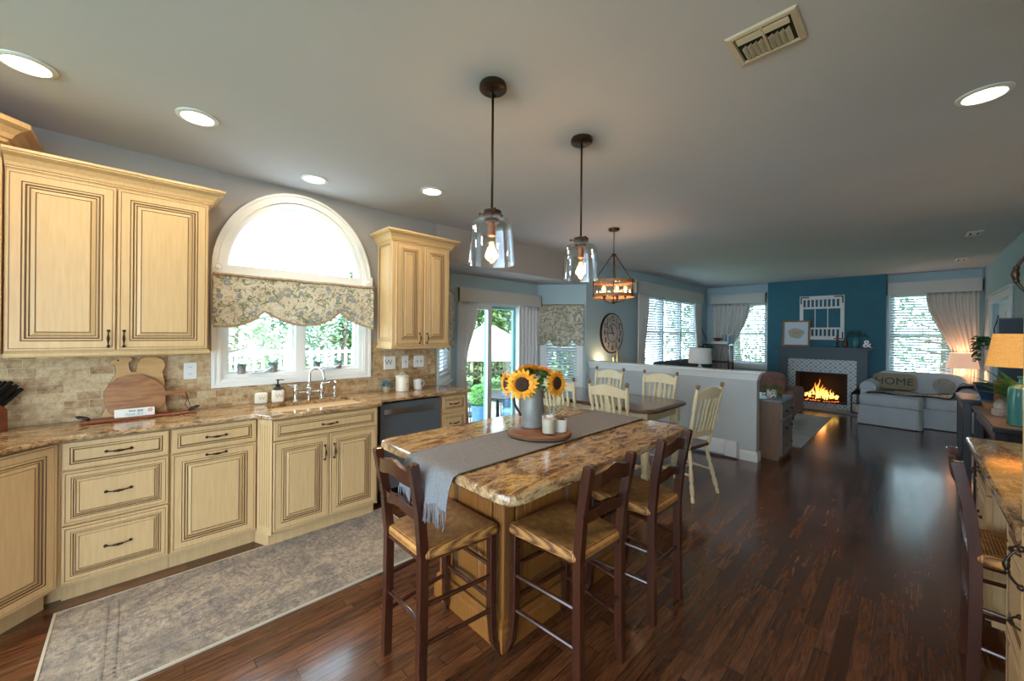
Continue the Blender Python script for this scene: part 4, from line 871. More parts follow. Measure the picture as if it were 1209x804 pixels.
# right end of the counter: succulent, canister, mug
t = thing('succulent_pot', 'blue-green succulent in a small tan pot beside the lidded canister', 'potted plant', (1.69, 3.43, CT))
b = MB(); b.lathe([(.026, 0), (.030, .005), (.036, .055), (.034, .058), (.030, .05), (0, .05)], n=20); b.build('pot', mat('tan_pot', (.42, .33, .22), .6), t, smooth=40)
l = MB(); M['bluegreen'] = noisy('bluegreen_leaf', (.05, .14, .17), (.22, .36, .36), 30, .5)
for i in range(150):
    a = random.uniform(0, 6.28); e = random.uniform(-.2, 1.5); r_ = random.uniform(.01, .045); p = (r_*cos(a), r_*sin(a), .055+.05*random.random()*sin(max(e, .2))); l.leaf(p, (cos(a)*cos(e), sin(a)*cos(e), sin(e)+.2), random.uniform(.02, .035), .014)
l.build('foliage', M['bluegreen'], t)
t = thing('lidded_canister', 'cream ceramic canister with arched lid handle and etched letters', 'canister', (1.845, 3.42, CT))
b = MB(); b.lathe([(.058, 0), (.062, .004), (.062, .125), (.058, .130), (0, .130)], n=32); b.build('body', M['ceramic'], t, smooth=40)
b = MB(); b.lathe([(.063, .131), (.065, .136), (.064, .146), (.055, .152), (.02, .158), (0, .158)], n=32); b.tube([(-.024, 0, .152), (-.020, 0, .168), (-.008, 0, .176), (.008, 0, .176), (.020, 0, .168), (.024, 0, .152)], .006, 8); b.build('lid', M['ceramic'], t, smooth=40)
A_ = T(.0, 0, .07) @ RZ(.55) @ T(0, -.0622, 0) @ FR
text_mesh('lettering', 'M U G S', .018, A_, M['greyink'], t)
t = thing('mug', 'cream mug with grey print standing right of the canister', 'mug', (2.015, 3.42, CT))
b = MB(); b.rings([[(r*cos(2*pi*k/28), r*sin(2*pi*k/28), z) for k in range(28)] for r, z in ((.036, 0), (.042, .004), (.044, .10), (.041, .10), (.038, .01), (.001, .008))]); b.build('body', M['whiteceramic'], t, smooth=40)
b = MB(); b.tube([(.042, 0, .085), (.064, .0, .082), (.074, .0, .055), (.062, .0, .028), (.042, .0, .022)], .0055, 8); b.build('handle', M['whiteceramic'], t, smooth=True)
text_mesh('lettering', 'W', .04, T(0, 0, .055) @ RZ(.5) @ T(0, -.0445, 0) @ FR, M['greyink'], t)
t = thing('monogram_plaque', 'small white square plaque with W monogram leaning on the backsplash', 'plaque', (1.785, YW-.014, 1.18))
b = MB(); b.box(-.062, .062, -.012, 0, -.065, .065, c=.003); b.build('tile', M['whiteceramic'], t); text_mesh('lettering', 'W', .075, T(-.015, -.0128, 0) @ FR, M['greyink'], t)
# ------------------------------------------------------------------ valance over the arched window
def valance(name, label, A, w_, top, bottom_fn, depth=.035, n=60, mtl=None):
    t = thing(name, label, 'valance'); t.matrix_world = A
    b = MB(); nv = 14
    def fn(u, v):
        zb = bottom_fn(u); z = top+(zb-top)*v
        return ((u*w_), -depth-.006*sin(u*58)*v*.6-.010*v*(1-v)+.006*sin(v*9+u*7)*v, z)
    b.grid(fn, n, nv, th=.003); b.build('panel', mtl or M['floral'], t, smooth=60)
    r = MB(); r.box(-.004, 0, -depth, -.002, bottom_fn(0)+.02, top); r.box(w_, w_+.004, -depth, -.002, bottom_fn(1)+.02, top); r.build('return', mtl or M['floral'], t)
    h = MB(); h.tube([(u/20*w_, -depth-.001, top+.006+.002*sin(u)) for u in range(21)], .012, 8); h.build('gathered_header', M['valtrim'], t, smooth=True)
    g = MB(); g.strip([(i/n*w_, -depth-.004-.006*sin(i/n*58)*.6+.006*sin(9+i/n*7), bottom_fn(i/n)+.004) for i in range(n+1)], .0025, .009); g.build('bottom_band', M['valtrim'], t)
    return t
M['valtrim'] = noisy('brown_print_trim', (.26, .17, .10), (.48, .38, .24), 60, .85)
def fk(u):
    x = .395+1.2*u; K = [(.395, 1.506), (.49, 1.507), (.574, 1.522), (.65, 1.562), (.711, 1.628), (.762, 1.599), (.846, 1.555), (.919, 1.532), (1.008, 1.523), (1.1, 1.533), (1.182, 1.564), (1.252, 1.611), (1.295, 1.645), (1.355, 1.6), (1.447, 1.549), (1.60, 1.504)]
    for (a, b), (c, d) in zip(K, K[1:]):
        if x <= c: return b+(d-b)*(x-a)/(c-a)
    return 1.505
valance('window_valance', 'scalloped floral valance across the arched kitchen window', T(.395, YW-.03, 0), 1.2, 1.885, fk, .03)
# ------------------------------------------------------------------ on the island: runner, board, pitcher, sunflowers, candles
M['runner'] = noisy('grey_woven_linen', (.15, .15, .165), (.22, .22, .235), 120, .9, (1, 1, 1), .3)
def runner():
    t = thing('table_runner', 'grey woven runner with fringed end draped over the island', 'table runner')
    x0, x1, y0, y1 = .855, 2.36, 1.20, 1.555; m_ = MB()
    prof = [(.850, .80), (.848, .85), (.853, .90), (.862, .928), (.885, .936), (.92, .9375)]+[(x, .9375) for x in (1.1, 1.3, 1.5, 1.7, 1.9, 2.1, 2.3)]+[(2.345, .9365)]
    R = []
    def pt_(i, v):
        x, z = prof[i]; hang = max(0, (.936-z)/.13); y = y0+(y1-y0)*v
        return (x-hang*(.012+.010*sin(v*19)), y+.015*hang*sin(v*7+1)-(.0), z+.0005*sin(x*60+v*30)+hang*.006*sin(v*11))
    n = len(prof)-1
    vs = [pt_(i, j/24) for i in range(n+1) for j in range(25)]; fs = [(i*25+j, (i+1)*25+j, (i+1)*25+j+1, i*25+j+1) for i in range(n) for j in range(24)]
    nn = len(vs); vs2 = [(x, y, z-.003) if i//25 > 5 else (x+.003, y, z) for i, (x, y, z) in enumerate(vs)]
    m_.add(vs+vs2, fs+[tuple(k+nn for k in reversed(f)) for f in fs]+[(j, j+1, j+1+nn, j+nn) for j in range(24)]+[(n*25+j+1, n*25+j, n*25+j+nn, n*25+j+1+nn) for j in range(24)]+[((i+1)*25, i*25, i*25+nn, (i+1)*25+nn) for i in range(n)]+[(i*25+24, (i+1)*25+24, (i+1)*25+24+nn, i*25+24+nn) for i in range(n)])
    m_.build('cloth', M['runner'], t, smooth=50)
    f = MB()
    for k in range(46):
        v = k/45; x, y, z = pt_(0, v); a = random.uniform(-.012, .012)
        f.tube([(x, y, z+.004), (x+random.uniform(-.006, .004), y+a*.5, z-.03), (x+random.uniform(-.01, .004), y+a, z-.062-random.random()*.012)], [.0030, .0022, .0026], 5)
    f.build('fringe', M['runner'], t, smooth=True)
    h = MB(); 
    for y in (y0, y1): h.box(.885, 2.345, y-.004, y+.004, .9372, .9385)
    h.build('hem', mat('runner_hem', (.14, .12, .11), .9), t)
runner()
t = thing('wood_slice_board', 'round live-edge wood slice holding the pitcher and candles on the runner', 'board', (1.545, 1.375, .9405))
b = MB(); R = []
for k, z in ((.98, 0), (1.02, .006), (1.0, .020), (.965, .023), (.5, .0235)):
    R.append([((.165+.006*sin(3*a)+.003*sin(7*a+1))*k*cos(a), (.165+.006*sin(3*a)+.003*sin(7*a+1))*k*sin(a), z) for a in [2*pi*i/48 for i in range(48)]])
b.rings(R, mis=[1, 1, 0, 0, 0]); b.build('slice', [wood('slice_wood', (.16, .055, .02), (.30, .12, .045), (6, 1, 1), 5, .4), mat('bark', (.10, .045, .02), .8)], t, smooth=50)
Rt = Vector((.718, -.696, 0)); Fw = Vector((.696, .718, 0)); PC = Vector((1.575, 1.455, .964))
t = thing('metal_pitcher', 'grey galvanized pitcher with a curved iron handle holding sunflowers', 'pitcher', PC, -.78)
b = MB(); P = [(.060, 0), (.064, .003), (.063, .05), (.0635, .052), (.062, .10), (.058, .155), (.059, .19), (.063, .215), (.065, .217), (.061, .214), (.056, .19), (.055, .155), (.058, .06), (0, .055)]
b.lathe(P, n=36); b.build('body', M['galv'], t, smooth=40)
b = MB(); b.tube([(-.058, -.01, .195), (-.095, -.012, .20), (-.108, -.012, .17), (-.10, -.012, .12), (-.078, -.012, .085), (-.066, -.012, .06)], [.008, .009, .008, .008, .007, .006], 8); b.build('handle', mat('rusty_iron', (.07, .035, .025), .6, .4), t, smooth=True)
M['petal'] = noisy('sunflower_petal', (.85, .36, .01), (.95, .52, .03), 40, .5); M['petal2'] = noisy('inner_petal', (.80, .26, .01), (.92, .40, .02), 40, .5)
M['disc'] = noisy('sunflower_disc', (.018, .008, .006), (.06, .03, .015), 150, .9); M['stem'] = mat('stem_green', (.08, .20, .04), .6)
def sunflower(dx, z, fw, facing, r, label, tilt=0):
    c = PC+Rt*dx+Fw*fw; c.z = z; d = (Rt*facing[0]-Fw*facing[1]+Vector((0, 0, facing[2]))).normalized()
    t = thing('sunflower', label, 'sunflower', c, 0, 'sunflowers in the pitcher')
    q = d.to_track_quat('Z', 'Y').to_matrix().to_4x4()
    b = MB(); b.T = q; b.lathe([(r*.42, -.006), (r*.45, .002), (r*.40, .010), (r*.24, .014), (r*.12, .010), (0, .009)], n=24); b.build('disc', M['disc'], t, smooth=50)
    for lay, (nn, LL, up, mm) in enumerate(((17, 1.0, -.05, 'petal'), (15, .86, .18, 'petal'), (20, .5, .55, 'petal2'))):
        p = MB(); p.T = q
        for i in range(nn):
            a = 2*pi*i/nn+lay*.2+random.uniform(-.08, .08); e = up+random.uniform(-.12, .12); L_ = r*.66*LL*random.uniform(.9, 1.1)
            p.leaf((r*.40*cos(a), r*.40*sin(a), .0+lay*.003), (cos(a)*cos(e), sin(a)*cos(e), sin(e)), L_, r*.26, up=(0, 0, 1), bend=random.uniform(-.05, .25))
        p.build('petals', M[mm], t)
    s = MB(); base = Vector((PC.x+random.uniform(-.02, .02), PC.y+random.uniform(-.02, .02), .964+.10))-c; bk = -d*.03; mid = (base+bk)/2+Vector((0, 0, .02))
    s.tube([base, mid, bk, -d*.014], .0045, 7); s.T = q; s.lathe([(.006, -.022), (r*.30, -.010), (r*.42, -.004)], n=14)
    for i in range(12):
        a = 2*pi*i/12; s.leaf((r*.35*cos(a), r*.35*sin(a), -.008), (cos(a), sin(a), -.15), r*.42, r*.2, up=(0, 0, 1))
    s.build('stem', M['stem'], t, smooth=40)
sunflower(-.062, 1.205, -.085, (.05, 1, .12), .088, 'sunflower facing the camera with a large dark centre, front left of the pitcher')
sunflower(.128, 1.205, -.02, (.75, .75, .05), .082, 'sunflower facing right, at the right side of the bouquet')
sunflower(-.145, 1.195, .0, (-.95, .35, .0), .078, 'sunflower turned left, at the left edge of the bouquet')
sunflower(-.03, 1.262, .06, (-.15, -.55, 1), .080, 'sunflower facing up at the top left of the bouquet')
sunflower(.055, 1.258, .05, (.25, -.4, 1), .080, 'sunflower facing up at the top right of the bouquet')
t = thing('greenery_sprigs', 'leafy green sprigs filling the pitcher among the sunflowers', 'foliage', PC)
l = MB()
for i in range(150):
    a = random.uniform(0, 6.28); r_ = random.uniform(.0, .055); p = Vector((r_*cos(a), r_*sin(a), .205+random.uniform(0, .055))); l.leaf(p, (cos(a), sin(a), random.uniform(-.3, 1.2)), random.uniform(.02, .036), .024)
for i in range(12):
    a = i*.52; l.tube([(0.02*cos(a), .02*sin(a), .12), (.04*cos(a), .04*sin(a), .20), (.045*cos(a), .045*sin(a), .235)], .002, 5)
l.build('leaves', M['green'], t)
M['wax'] = mat('cream_wax', (.78, .66, .46), .5)
t = thing('candle_glass', 'cream candle in a clear glass tumbler at the front of the wood slice', 'candle', (1.515, 1.285, .9645))
b = MB(); b.rings([[(r*cos(2*pi*k/28), r*sin(2*pi*k/28), z) for k in range(28)] for r, z in ((.034, 0), (.036, .003), (.038, .098), (.0365, .098), (.0345, .008), (.001, .006))], cap=True); b.build('tumbler', M['shadeglass'], t, smooth=40)
b = MB(); b.lathe([(.033, .008), (.035, .076), (.0, .074)], n=28); b.rod((0, 0, .074), (0, 0, .084), .001); b.build('wax', M['wax'], t, smooth=40)
t = thing('dried_flower_cup', 'small cream cup filled with dried brown seed heads beside the candle', 'cup', (1.60, 1.275, .9645))
b = MB(); b.lathe([(.027, 0), (.029, .002), (.032, .064), (.029, .064), (.027, .055), (0, .055)], n=24); b.build('cup', M['whiteceramic'], t, smooth=40)
l = MB()
for i in range(40):
    a = random.uniform(0, 6.28); r_ = random.uniform(0, .024); l.blob((r_*cos(a), r_*sin(a), .064+random.uniform(0, .016)), random.uniform(.004, .007), 4)
l.build('seed_heads', mat('dried_brown', (.16, .09, .05), .8), t)
t = thing('dried_bunch_jar', 'jar of pale dried hydrangea behind the candle', 'jar', (1.640, 1.385, .9645))
b = MB(); b.lathe([(.026, 0), (.030, .004), (.030, .065), (.028, .068), (0, .060)], n=24); b.build('jar', M['whiteceramic'], t, smooth=40)
l = MB(); M['dried'] = noisy('dried_petals', (.28, .24, .15), (.50, .48, .34), 40, .8)
for i in range(260):
    a = random.uniform(0, 6.28); e = random.uniform(-.1, 1.5); r_ = .045*random.random()**.4; p = (1.6*r_*cos(a)*cos(e)+.02, 1.6*r_*sin(a)*cos(e)-.02, .075+r_*sin(e)*.8); l.leaf(p, (random.uniform(-1, 1), random.uniform(-1, 1), random.uniform(-.3, 1)), .012, .010)
l.build('dried_heads', M['dried'], t)
# ------------------------------------------------------------------ window dressings
M['slat'] = mat('shade_tinted_blind_slat', (.50, .56, .60), .5)  # whitish slats darkened to blue-grey; backlit shade put into the colour
M['curtain'] = noisy('linen_curtain', (.62, .60, .56), (.70, .68, .64), 60, .9)
M['sheer'] = noisy('pale_curtain', (.72, .74, .76), (.80, .82, .84), 60, .9)
def cornice(label, A, L_, z0, z1, d=.10):
    t = thing('cornice_board', label, 'cornice'); b = MB(); c = .015
    b.T = A; b.box(0, L_, -d, -d+c, z0, z1); b.box(0, c, -d, -.001, z0, z1); b.box(L_-c, L_, -d, -.001, z0, z1); b.box(-.004, L_+.004, -d-.004, -.001, z1, z1+c)
    b.build('box', M['offwhite'], t); return t
def AM(p0, p1):      # x along p0->p1, -y into the room
    d = Vector((p1[0]-p0[0], p1[1]-p0[1], 0)).normalized(); return Matrix(((d.x, -d.y, 0, p0[0]), (d.y, d.x, 0, p0[1]), (0, 0, 1, 0), (0, 0, 0, 1)))
def blind(label, A, u0, u1, z0, z1, y=-.035, tilt=.62, pitch=.05):
    t = thing('window_blind', label, 'blind'); t.matrix_world = A
    h = MB(); h.box(u0, u1, y-.02, y+.02, z1-.04, z1); h.build('head_rail', M['slat'], t)
    s = MB(); z = z1-.06
    while z > z0+.02:
        s.T = T((u0+u1)/2, y, z) @ RX(-tilt); s.box(-(u1-u0)/2+.005, (u1-u0)/2-.005, -.022, .022, -.0012, .0012); z -= pitch
    s.build('slats', M['slat'], t)
    c = MB(); k = max(2, round((u1-u0)/.5)+1)
    for i in range(k): x = u0+.07+(u1-u0-.14)*i/(k-1); c = MB(); c.box(x-.0012, x+.0012, y-.026, y-.0235, z0, z1-.02); c.build('ladder_cord', M['slat'], t)
    b = MB(); b.box(u0+.004, u1-.004, y-.02, y+.02, z0, z0+.016, c=.003); b.build('bottom_rail', M['slat'], t); return t
def drape(label, A, u0, u1, z0, z1, tie=None, side=1, y=-.06, folds=7, m='curtain', name='curtain_panel', tf=.45):
    """tie: z of the tieback; side +1 gathers to u1, -1 to u0"""
    t = thing(name, label, 'curtain'); t.matrix_world = A; b = MB()
    def fn(u, v):
        z = z1+(z0-z1)*v
        if tie is None: k = 1
        else:
            zt = (z1-tie)/(z1-z0); k = 1-(1-tf)*(sin(min(1, v/zt)*pi/2)**2.2) if v < zt else tf+(1-tf)*.35*(v-zt)/(1-zt)
        x = (u1-(u1-u0)*k*(1-u)) if side > 0 else (u0+(u1-u0)*k*u)
        return (x, y-.022*sin(u*folds*2*pi)*(.6+.4*k), z)
    b.grid(fn, folds*10, 24, th=.002); b.build('cloth', M[m], t, smooth=True)
    if tie is not None:
        q = MB(); w_ = (u1-u0)*tf; a = u1-w_ if side > 0 else u0; q.tube([(a-.005, y-.03, tie+.02), (a+w_*.5, y-.045, tie), (a+w_, y-.02, tie+.03), (a+w_, y+.03, tie+.03)], .008, 6); q.build('tieback', M[m], t, smooth=True)
    return t
SL = AM(B0, C0)
cornice('long off-white cornice board over the sliding glass door', AM((3.0, 4.2), (4.64, 4.2)), 1.62, 1.90, 2.065, .11)
drape('pale curtain tied back at the left side of the sliding door', SL, .07, .42, .03, 1.90, 1.0, -1, m='sheer', tf=.42)
drape('off-white curtain hanging straight right of the sliding door', SL, 1.20, 1.66, .03, 1.90, None, m='sheer', folds=6)
ANG = AM(C0, D0); ANL = AM(A0, B0)
def f2(u):
    a = abs(u-.5)*2
    return 1.30+.085*math.exp(-((a-.52)/.16)**2)+.0-.02*math.exp(-((a-.0)/.3)**2)
t = valance('bay_valance', 'floral scalloped valance on the narrow bay window right of the sliding door', ANG @ T(.03, -.005, 0), .70, 1.93, f2, .055, 40)
blind('white slatted blind in the narrow bay window right of the sliding door', ANG, .13, .65, .72, 1.7, y=.012, pitch=.044)
t = valance('bay_valance', 'sliver of floral valance at the bay window behind the narrow wall cabinet', ANL @ T(.06, -.005, 0), .70, 1.98, f2, .055, 40)
blind('white slatted blind in the bay window behind the end of the counter', ANL, .13, .73, .97, 1.7, y=.012, pitch=.044)
FL = AM((5.10, YW), (XF, YW))
cornice('long off-white cornice board over the triple window on the left wall', AM((6.50, YW), (9.7, YW)), 3.2, 2.24, 2.45, .13)
for i in range(3):
    a = WL0-5.10+(WL1-WL0)/3*i; blind(('white blind in the triple window, nearest section', 'white blind in the triple window, middle section', 'white blind in the triple window, farthest section')[i], FL, a+.03, a+(WL1-WL0)/3-.03, .82, 2.25, y=.0-.03)
drape('linen curtain at the near side of the triple window', FL, 1.50, 1.95, .05, 2.25, 1.0, -1, y=-.09, tf=.6)
drape('linen curtain at the far side of the triple window', FL, 4.15, 4.58, .05, 2.25, 1.0, 1, y=-.09, tf=.6)
FA = AM((XF, YW), (XF, YR))
cornice('off-white cornice board over the far window left of the teal wall', AM((XF, 3.48), (XF, 2.29)), 1.19, 2.24, 2.45, .14)
blind('white blind in the far window left of the teal wall', FA, YW-3.00, YW-2.29, .82, 2.24, y=-.03)
drape('linen curtain swept left at the far window left of the teal wall', FA, .16, .98, .05, 2.24, .9, -1, y=-.09, tf=.5, folds=8)
cornice('off-white cornice board over the far window right of the teal wall', AM((XF, .325), (XF, -.838)), 1.163, 2.27, 2.475, .14)
blind('white blind in the far window right of the teal wall', FA, YW-.28, YW+.49, .74, 2.29, y=-.03)
drape('linen curtain swept right at the far window behind the white armchair', FA, YW+.18, YW+.80, .05, 2.28, .95, 1, y=-.09, tf=.45, folds=8)
# ------------------------------------------------------------------ fireplace
def tilemat():
    m = mat('patterned_tile', (.6, .65, .68), .3); v = coords(m); sp = N(m, 'ShaderNodeSeparateXYZ'); LK(m, v, sp.inputs[0]); P = .155
    def tri(a, b, s): return mth(m, 'ABSOLUTE', mth(m, 'SUBTRACT', mth(m, 'FRACT', mth(m, 'DIVIDE', mth(m, s, a, b), P)), .5))
    Y, Z = sp.outputs['Y'], sp.outputs['Z']; d1_, d2_ = tri(Y, Z, 'ADD'), tri(Y, Z, 'SUBTRACT')
    l = mth(m, 'MAXIMUM', mth(m, 'GREATER_THAN', d1_, .455), mth(m, 'GREATER_THAN', d2_, .455))
    q = mth(m, 'ADD', d1_, d2_); dot = mth(m, 'LESS_THAN', q, .10); ringm = mth(m, 'MULTIPLY', mth(m, 'GREATER_THAN', q, .20), mth(m, 'LESS_THAN', q, .25))
    mk = mth(m, 'MAXIMUM', l, mth(m, 'MAXIMUM', dot, ringm)); setc(m, mix(m, mk, (.62, .66, .68), (.10, .15, .20))); return m
M['tile'] = tilemat(); M['mantel'] = mat('slate_blue_mantel_paint', (.045, .085, .105), .45); M['firebox'] = mat('firebox_black', (.008, .006, .006), .9)
t = thing('fireplace', 'fireplace with slate-blue mantel, patterned tile surround and burning logs', 'fireplace', (10.1, 1.29, 0))
s = MB(); s.plate([rect(-.56, .56, .02, 1.01), rect(-.42, .42, .12, .74)], .02, Matrix(((0, 0, -1, 0), (-1, 0, 0, 0), (0, 1, 0, 0), (0, 0, 0, 1)))); s.build('tile_surround', M['tile'], t)
m_ = MB(); m_.box(-.10, 0, -.72, -.56, 0, 1.20, c=.004); m_.box(-.10, 0, .56, .72, 0, 1.20, c=.004); m_.box(-.098, 0, -.56, .56, 1.01, 1.20)
m_.plate([rect(-.70, .70, 1.03, 1.17), rect(-.67, .67, 1.06, 1.14)], .008, Matrix(((0, 0, 1, -.106), (1, 0, 0, 0), (0, 1, 0, 0), (0, 0, 0, 1))))
for y in (-.64, .64): m_.plate([rect(y-.055, y+.055, .2, .98), rect(y-.035, y+.035, .22, .96)], .008, Matrix(((0, 0, 1, -.108), (1, 0, 0, 0), (0, 1, 0, 0), (0, 0, 0, 1)))); m_.box(-.115, 0, y-.09, y+.09, 0, .14, c=.004)
m_.build('mantel_frame', M['mantel'], t)
m_ = MB(); m_.box(-.20, 0, -.80, .80, 1.235, 1.268, c=.006); m_.box(-.17, 0, -.765, .765, 1.215, 1.235); m_.box(-.14, 0, -.74, .74, 1.195, 1.215); m_.build('mantel_shelf', M['mantel'], t)
MB().box(-.42, -.0, -.80, .80, .001, .03, c=.003).build('hearth_slab', mat('grey_hearth', (.20, .22, .24), .3), t)
f = MB(); f.box(.02, .42, -.41, .41, .03, .125); f.box(.40, .42, -.41, .41, .12, .75); f.box(.02, .42, -.43, -.41, .03, .75); f.box(.02, .42, .41, .43, .03, .75); f.box(.02, .42, -.41, .41, .74, .76); f.build('firebox', M['firebox'], t)
f = MB(); f.plate([rect(-.42, .42, .12, .74), rect(-.395, .395, .145, .715)], .012, Matrix(((0, 0, 1, -.018), (1, 0, 0, 0), (0, 1, 0, 0), (0, 0, 0, 1)))); f.build('black_frame', M['black'], t)
M['log'] = noisy('charred_log', (.02, .012, .008), (.10, .045, .02), 20, .9)
for (a, b, r) in (((.18, -.22, .17), (.22, .22, .17), .035), ((.10, -.17, .17), (.14, .20, .165), .03), ((.10, -.12, .215), (.22, .10, .225), .028), ((.20, -.05, .225), (.10, .17, .235), .024)):
    l = MB(); l.turned(a, b, [(0, r*.8), (.1, r), (.3, r*.9), (.6, r*1.05), (.9, r), (1, r*.8)], 9); l.build('log', M['log'], t, smooth=40)
M['flame'] = bpy.data.materials.new('flame'); M['flame'].use_nodes = True
def flame_mat():
    m = M['flame']; b = m.node_tree.nodes['Principled BSDF']; b.inputs['Base Color'].default_value = (0, 0, 0, 1); b.inputs['Roughness'].default_value = 1; b.inputs['Specular IOR Level'].default_value = 0
    sp = N(m, 'ShaderNodeSeparateXYZ'); LK(m, coords(m), sp.inputs[0]); r = ramp(m, mth(m, 'MULTIPLY', mth(m, 'SUBTRACT', sp.outputs['Z'], .14), 2.2), [(0, (1, .45, .06)), (.25, (1, .60, .14)), (.6, (1, .30, .03)), (1, (.7, .08, .01))]); LK(m, r, b.inputs['Emission Color']); b.inputs['Emission Strength'].default_value = 2.0
flame_mat()
fl = MB(); random.seed(11)
for i in range(44):
    y = random.gauss(0.0, .15); y = max(-.25, min(.27, y)); x = random.uniform(.05, .24); h = (.08+.32*math.exp(-((y-.09)/.08)**2)*random.uniform(.5, 1)+.14*math.exp(-((y+.10)/.09)**2)*random.random()); z0 = .17+random.uniform(0, .05); ph = random.uniform(0, 6); lean_ = random.uniform(-.3, .3)
    fl.tube([(x+.008*sin(ph+k*1.3), y+h*lean_*k/6+.012*sin(ph*2+k*1.5), z0+h*k/6) for k in range(7)], [.007, .013, .016, .013, .009, .005, .001], 7)
fl.build('flames', M['flame'], t, smooth=True)
em = MB()
for i in range(40): em.blob((random.uniform(.04, .25), random.uniform(-.26, .26), .135+random.random()*.012), random.uniform(.006, .014), 4)
em.build('embers', mat('glowing_embers', (.1, .02, .01), .9, emit=(1, .16, .03), es=2.0), t)
ld = bpy.data.lights.new('fire_light', 'POINT'); ld.energy = 2.5; ld.color = (1, .33, .10); ld.shadow_soft_size = .08; lo = bpy.data.objects.new('fire_glow', ld); C.objects.link(lo); lo.parent = t; lo.location = (.12, 0, .42)
random.seed(5)
# mantel decor and window-frame wall art
MZ = 1.268
t = thing('wall_window_frame', 'old white wooden window frame hung on the teal wall above the mantel', 'wall decor', (10.098, 1.285, 1.86))
FY = Matrix(((0, 0, -1, 0), (-1, 0, 0, 0), (0, 1, 0, 0), (0, 0, 0, 1)))
b = MB(); W2, H2 = .36, .45
holes = [rect(-.30+i*.205, -.30+i*.205+.19, -.20, .185) for i in range(3)]
k = 9
for z0, z1 in ((.225, .375), (-.375, -.235)): holes += [rect(-.30+i*.0675, -.30+i*.0675+.042, z0, z1) for i in range(k)]
b.plate([rect(-W2, W2, -H2, H2)]+holes, .03, FY); b.build('frame', M['white'], t)
for sy in (-1, 1):
    for sz in (-1, 1):
        q = MB(); q.plate([[(sy*.345, sz*.435), (sy*.20, sz*.435), (sy*.20, sz*.415), (sy*.325, sz*.415), (sy*.325, sz*.29), (sy*.345, sz*.29)]], .004, FY @ T(0, 0, .03)); q.build('corner_bracket', M['black'], t)
t = thing('framed_print', 'wood-framed print of a tree ring leaning on the mantel', 'picture', (9.985, 1.695, MZ), 0)
A_ = RY(.10) @ FY
b = MB(); b.plate([rect(-.235, .235, 0, .54), rect(-.205, .205, .03, .51)], .022, A_); b.build('frame', M['acacia'], t)
MB().plate([rect(-.206, .206, .029, .511)], .006, A_).build('paper', mat('pale_print_paper', (.66, .72, .78), .5), t)
ring = MB()
for r0, r1, mi in ((.125, .133, 0), (.0, .118, 1)):
    def bl(r): return [(r*(1+.08*sin(3*a)+.05*sin(5*a+1))*cos(a)*1.0, .27+r*(.78+.06*sin(4*a))*sin(a)) for a in [2*pi*i/40 for i in range(40)]]
    ring.plate([bl(r1)]+([bl(r0)] if r0 else []), .0012, A_ @ T(0, 0, .0065), mi)
ring.plate([rect(-.06, .05, .275, .281)], .0006, A_ @ T(0, 0, .0082), 0); ring.build('tree_ring_motif', [mat('brown_print_ink', (.13, .09, .06), .7), mat('tan_print_ink', (.50, .42, .30), .7)], t)
t = thing('green_bottle_vase', 'teal-green bottle vase with dark foliage on the mantel', 'vase', (9.99, .745, MZ))
b = MB(); b.lathe([(.045, 0), (.052, .01), (.052, .15), (.035, .175), (.03, .20), (.034, .205), (0, .20)], n=20); b.build('bottle', mat('teal_green_glass', (.04, .20, .20), .15), t, smooth=40)
l = MB()
for i in range(110):
    a = random.uniform(0, 6.28); e = random.uniform(.0, 1.5); r_ = random.uniform(.04, .15); l.leaf((r_*cos(a)*cos(e)*.4-.02, 1.1*r_*sin(a)*cos(e), .20+r_*sin(e)*.95), (cos(a), sin(a), random.uniform(-.3, .8)), random.uniform(.03, .06), .025)
l.build('foliage', noisy('dark_foliage', (.02, .07, .045), (.06, .12, .07), 30, .6), t)
t = thing('brown_jar', 'small brown glass jar on the mantel between the frame and the vase', 'jar', (9.99, .90, MZ))
b = MB(); b.lathe([(.035, 0), (.04, .01), (.04, .11), (.025, .13), (.025, .17), (.028, .18), (0, .18)], n=18); b.build('body', mat('brown_glass', (.10, .04, .02), .2), t, smooth=40)
t = thing('candlestick', 'dark candlestick with reddish candle on the mantel', 'candlestick', (9.99, 1.02, MZ))
b = MB(); b.lathe([(.045, 0), (.045, .01), (.012, .02), (.010, .08), (.03, .09), (.03, .10), (0, .10)], n=16); b.build('holder', M['black'], t, smooth=40)
MB().lathe([(.02, .10), (.02, .24), (0, .24)], n=12).build('candle', mat('russet_wax', (.20, .05, .03), .5), t, smooth=40)
t = thing('ampersand_ornament', 'white ampersand ornament at the right end of the mantel', 'ornament', (9.99, .585, MZ))
text_mesh('body', '&', .19, T(0, 0, .068) @ RZ(-pi/2) @ FR, M['whiteceramic'], t, depth=.018, bold=True)
t = thing('iron_lantern', 'black iron lantern standing on the floor right of the fireplace', 'lantern', (9.80, .70, .031))
b = MB(); b.box(-.09, .09, -.09, .09, 0, .02); b.box(-.09, .09, -.09, .09, .36, .375); b.rings([[(k*.09*sx, k*.09*sy, z) for sx, sy in ((-1, -1), (1, -1), (1, 1), (-1, 1))] for k, z in ((1, .375), (.35, .44), (.3, .46))])
for sx in (-1, 1):
    for sy in (-1, 1): b.box(sx*.085-.006, sx*.085+.006, sy*.085-.006, sy*.085+.006, .02, .36)
    b.box(sx*.085-.004, sx*.085+.004, -.08, .08, .18, .19); b.box(-.08, .08, sx*.085-.004, sx*.085+.004, .18, .19)
b.tube([(.04*cos(a), 0, .49+.04*sin(a)) for a in [2*pi*i/12 for i in range(13)]], .005, 6); b.build('cage', M['black'], t)
MB().lathe([(.035, .02), (.035, .16), (0, .16)], n=16).build('candle', M['wax'], t, smooth=40)
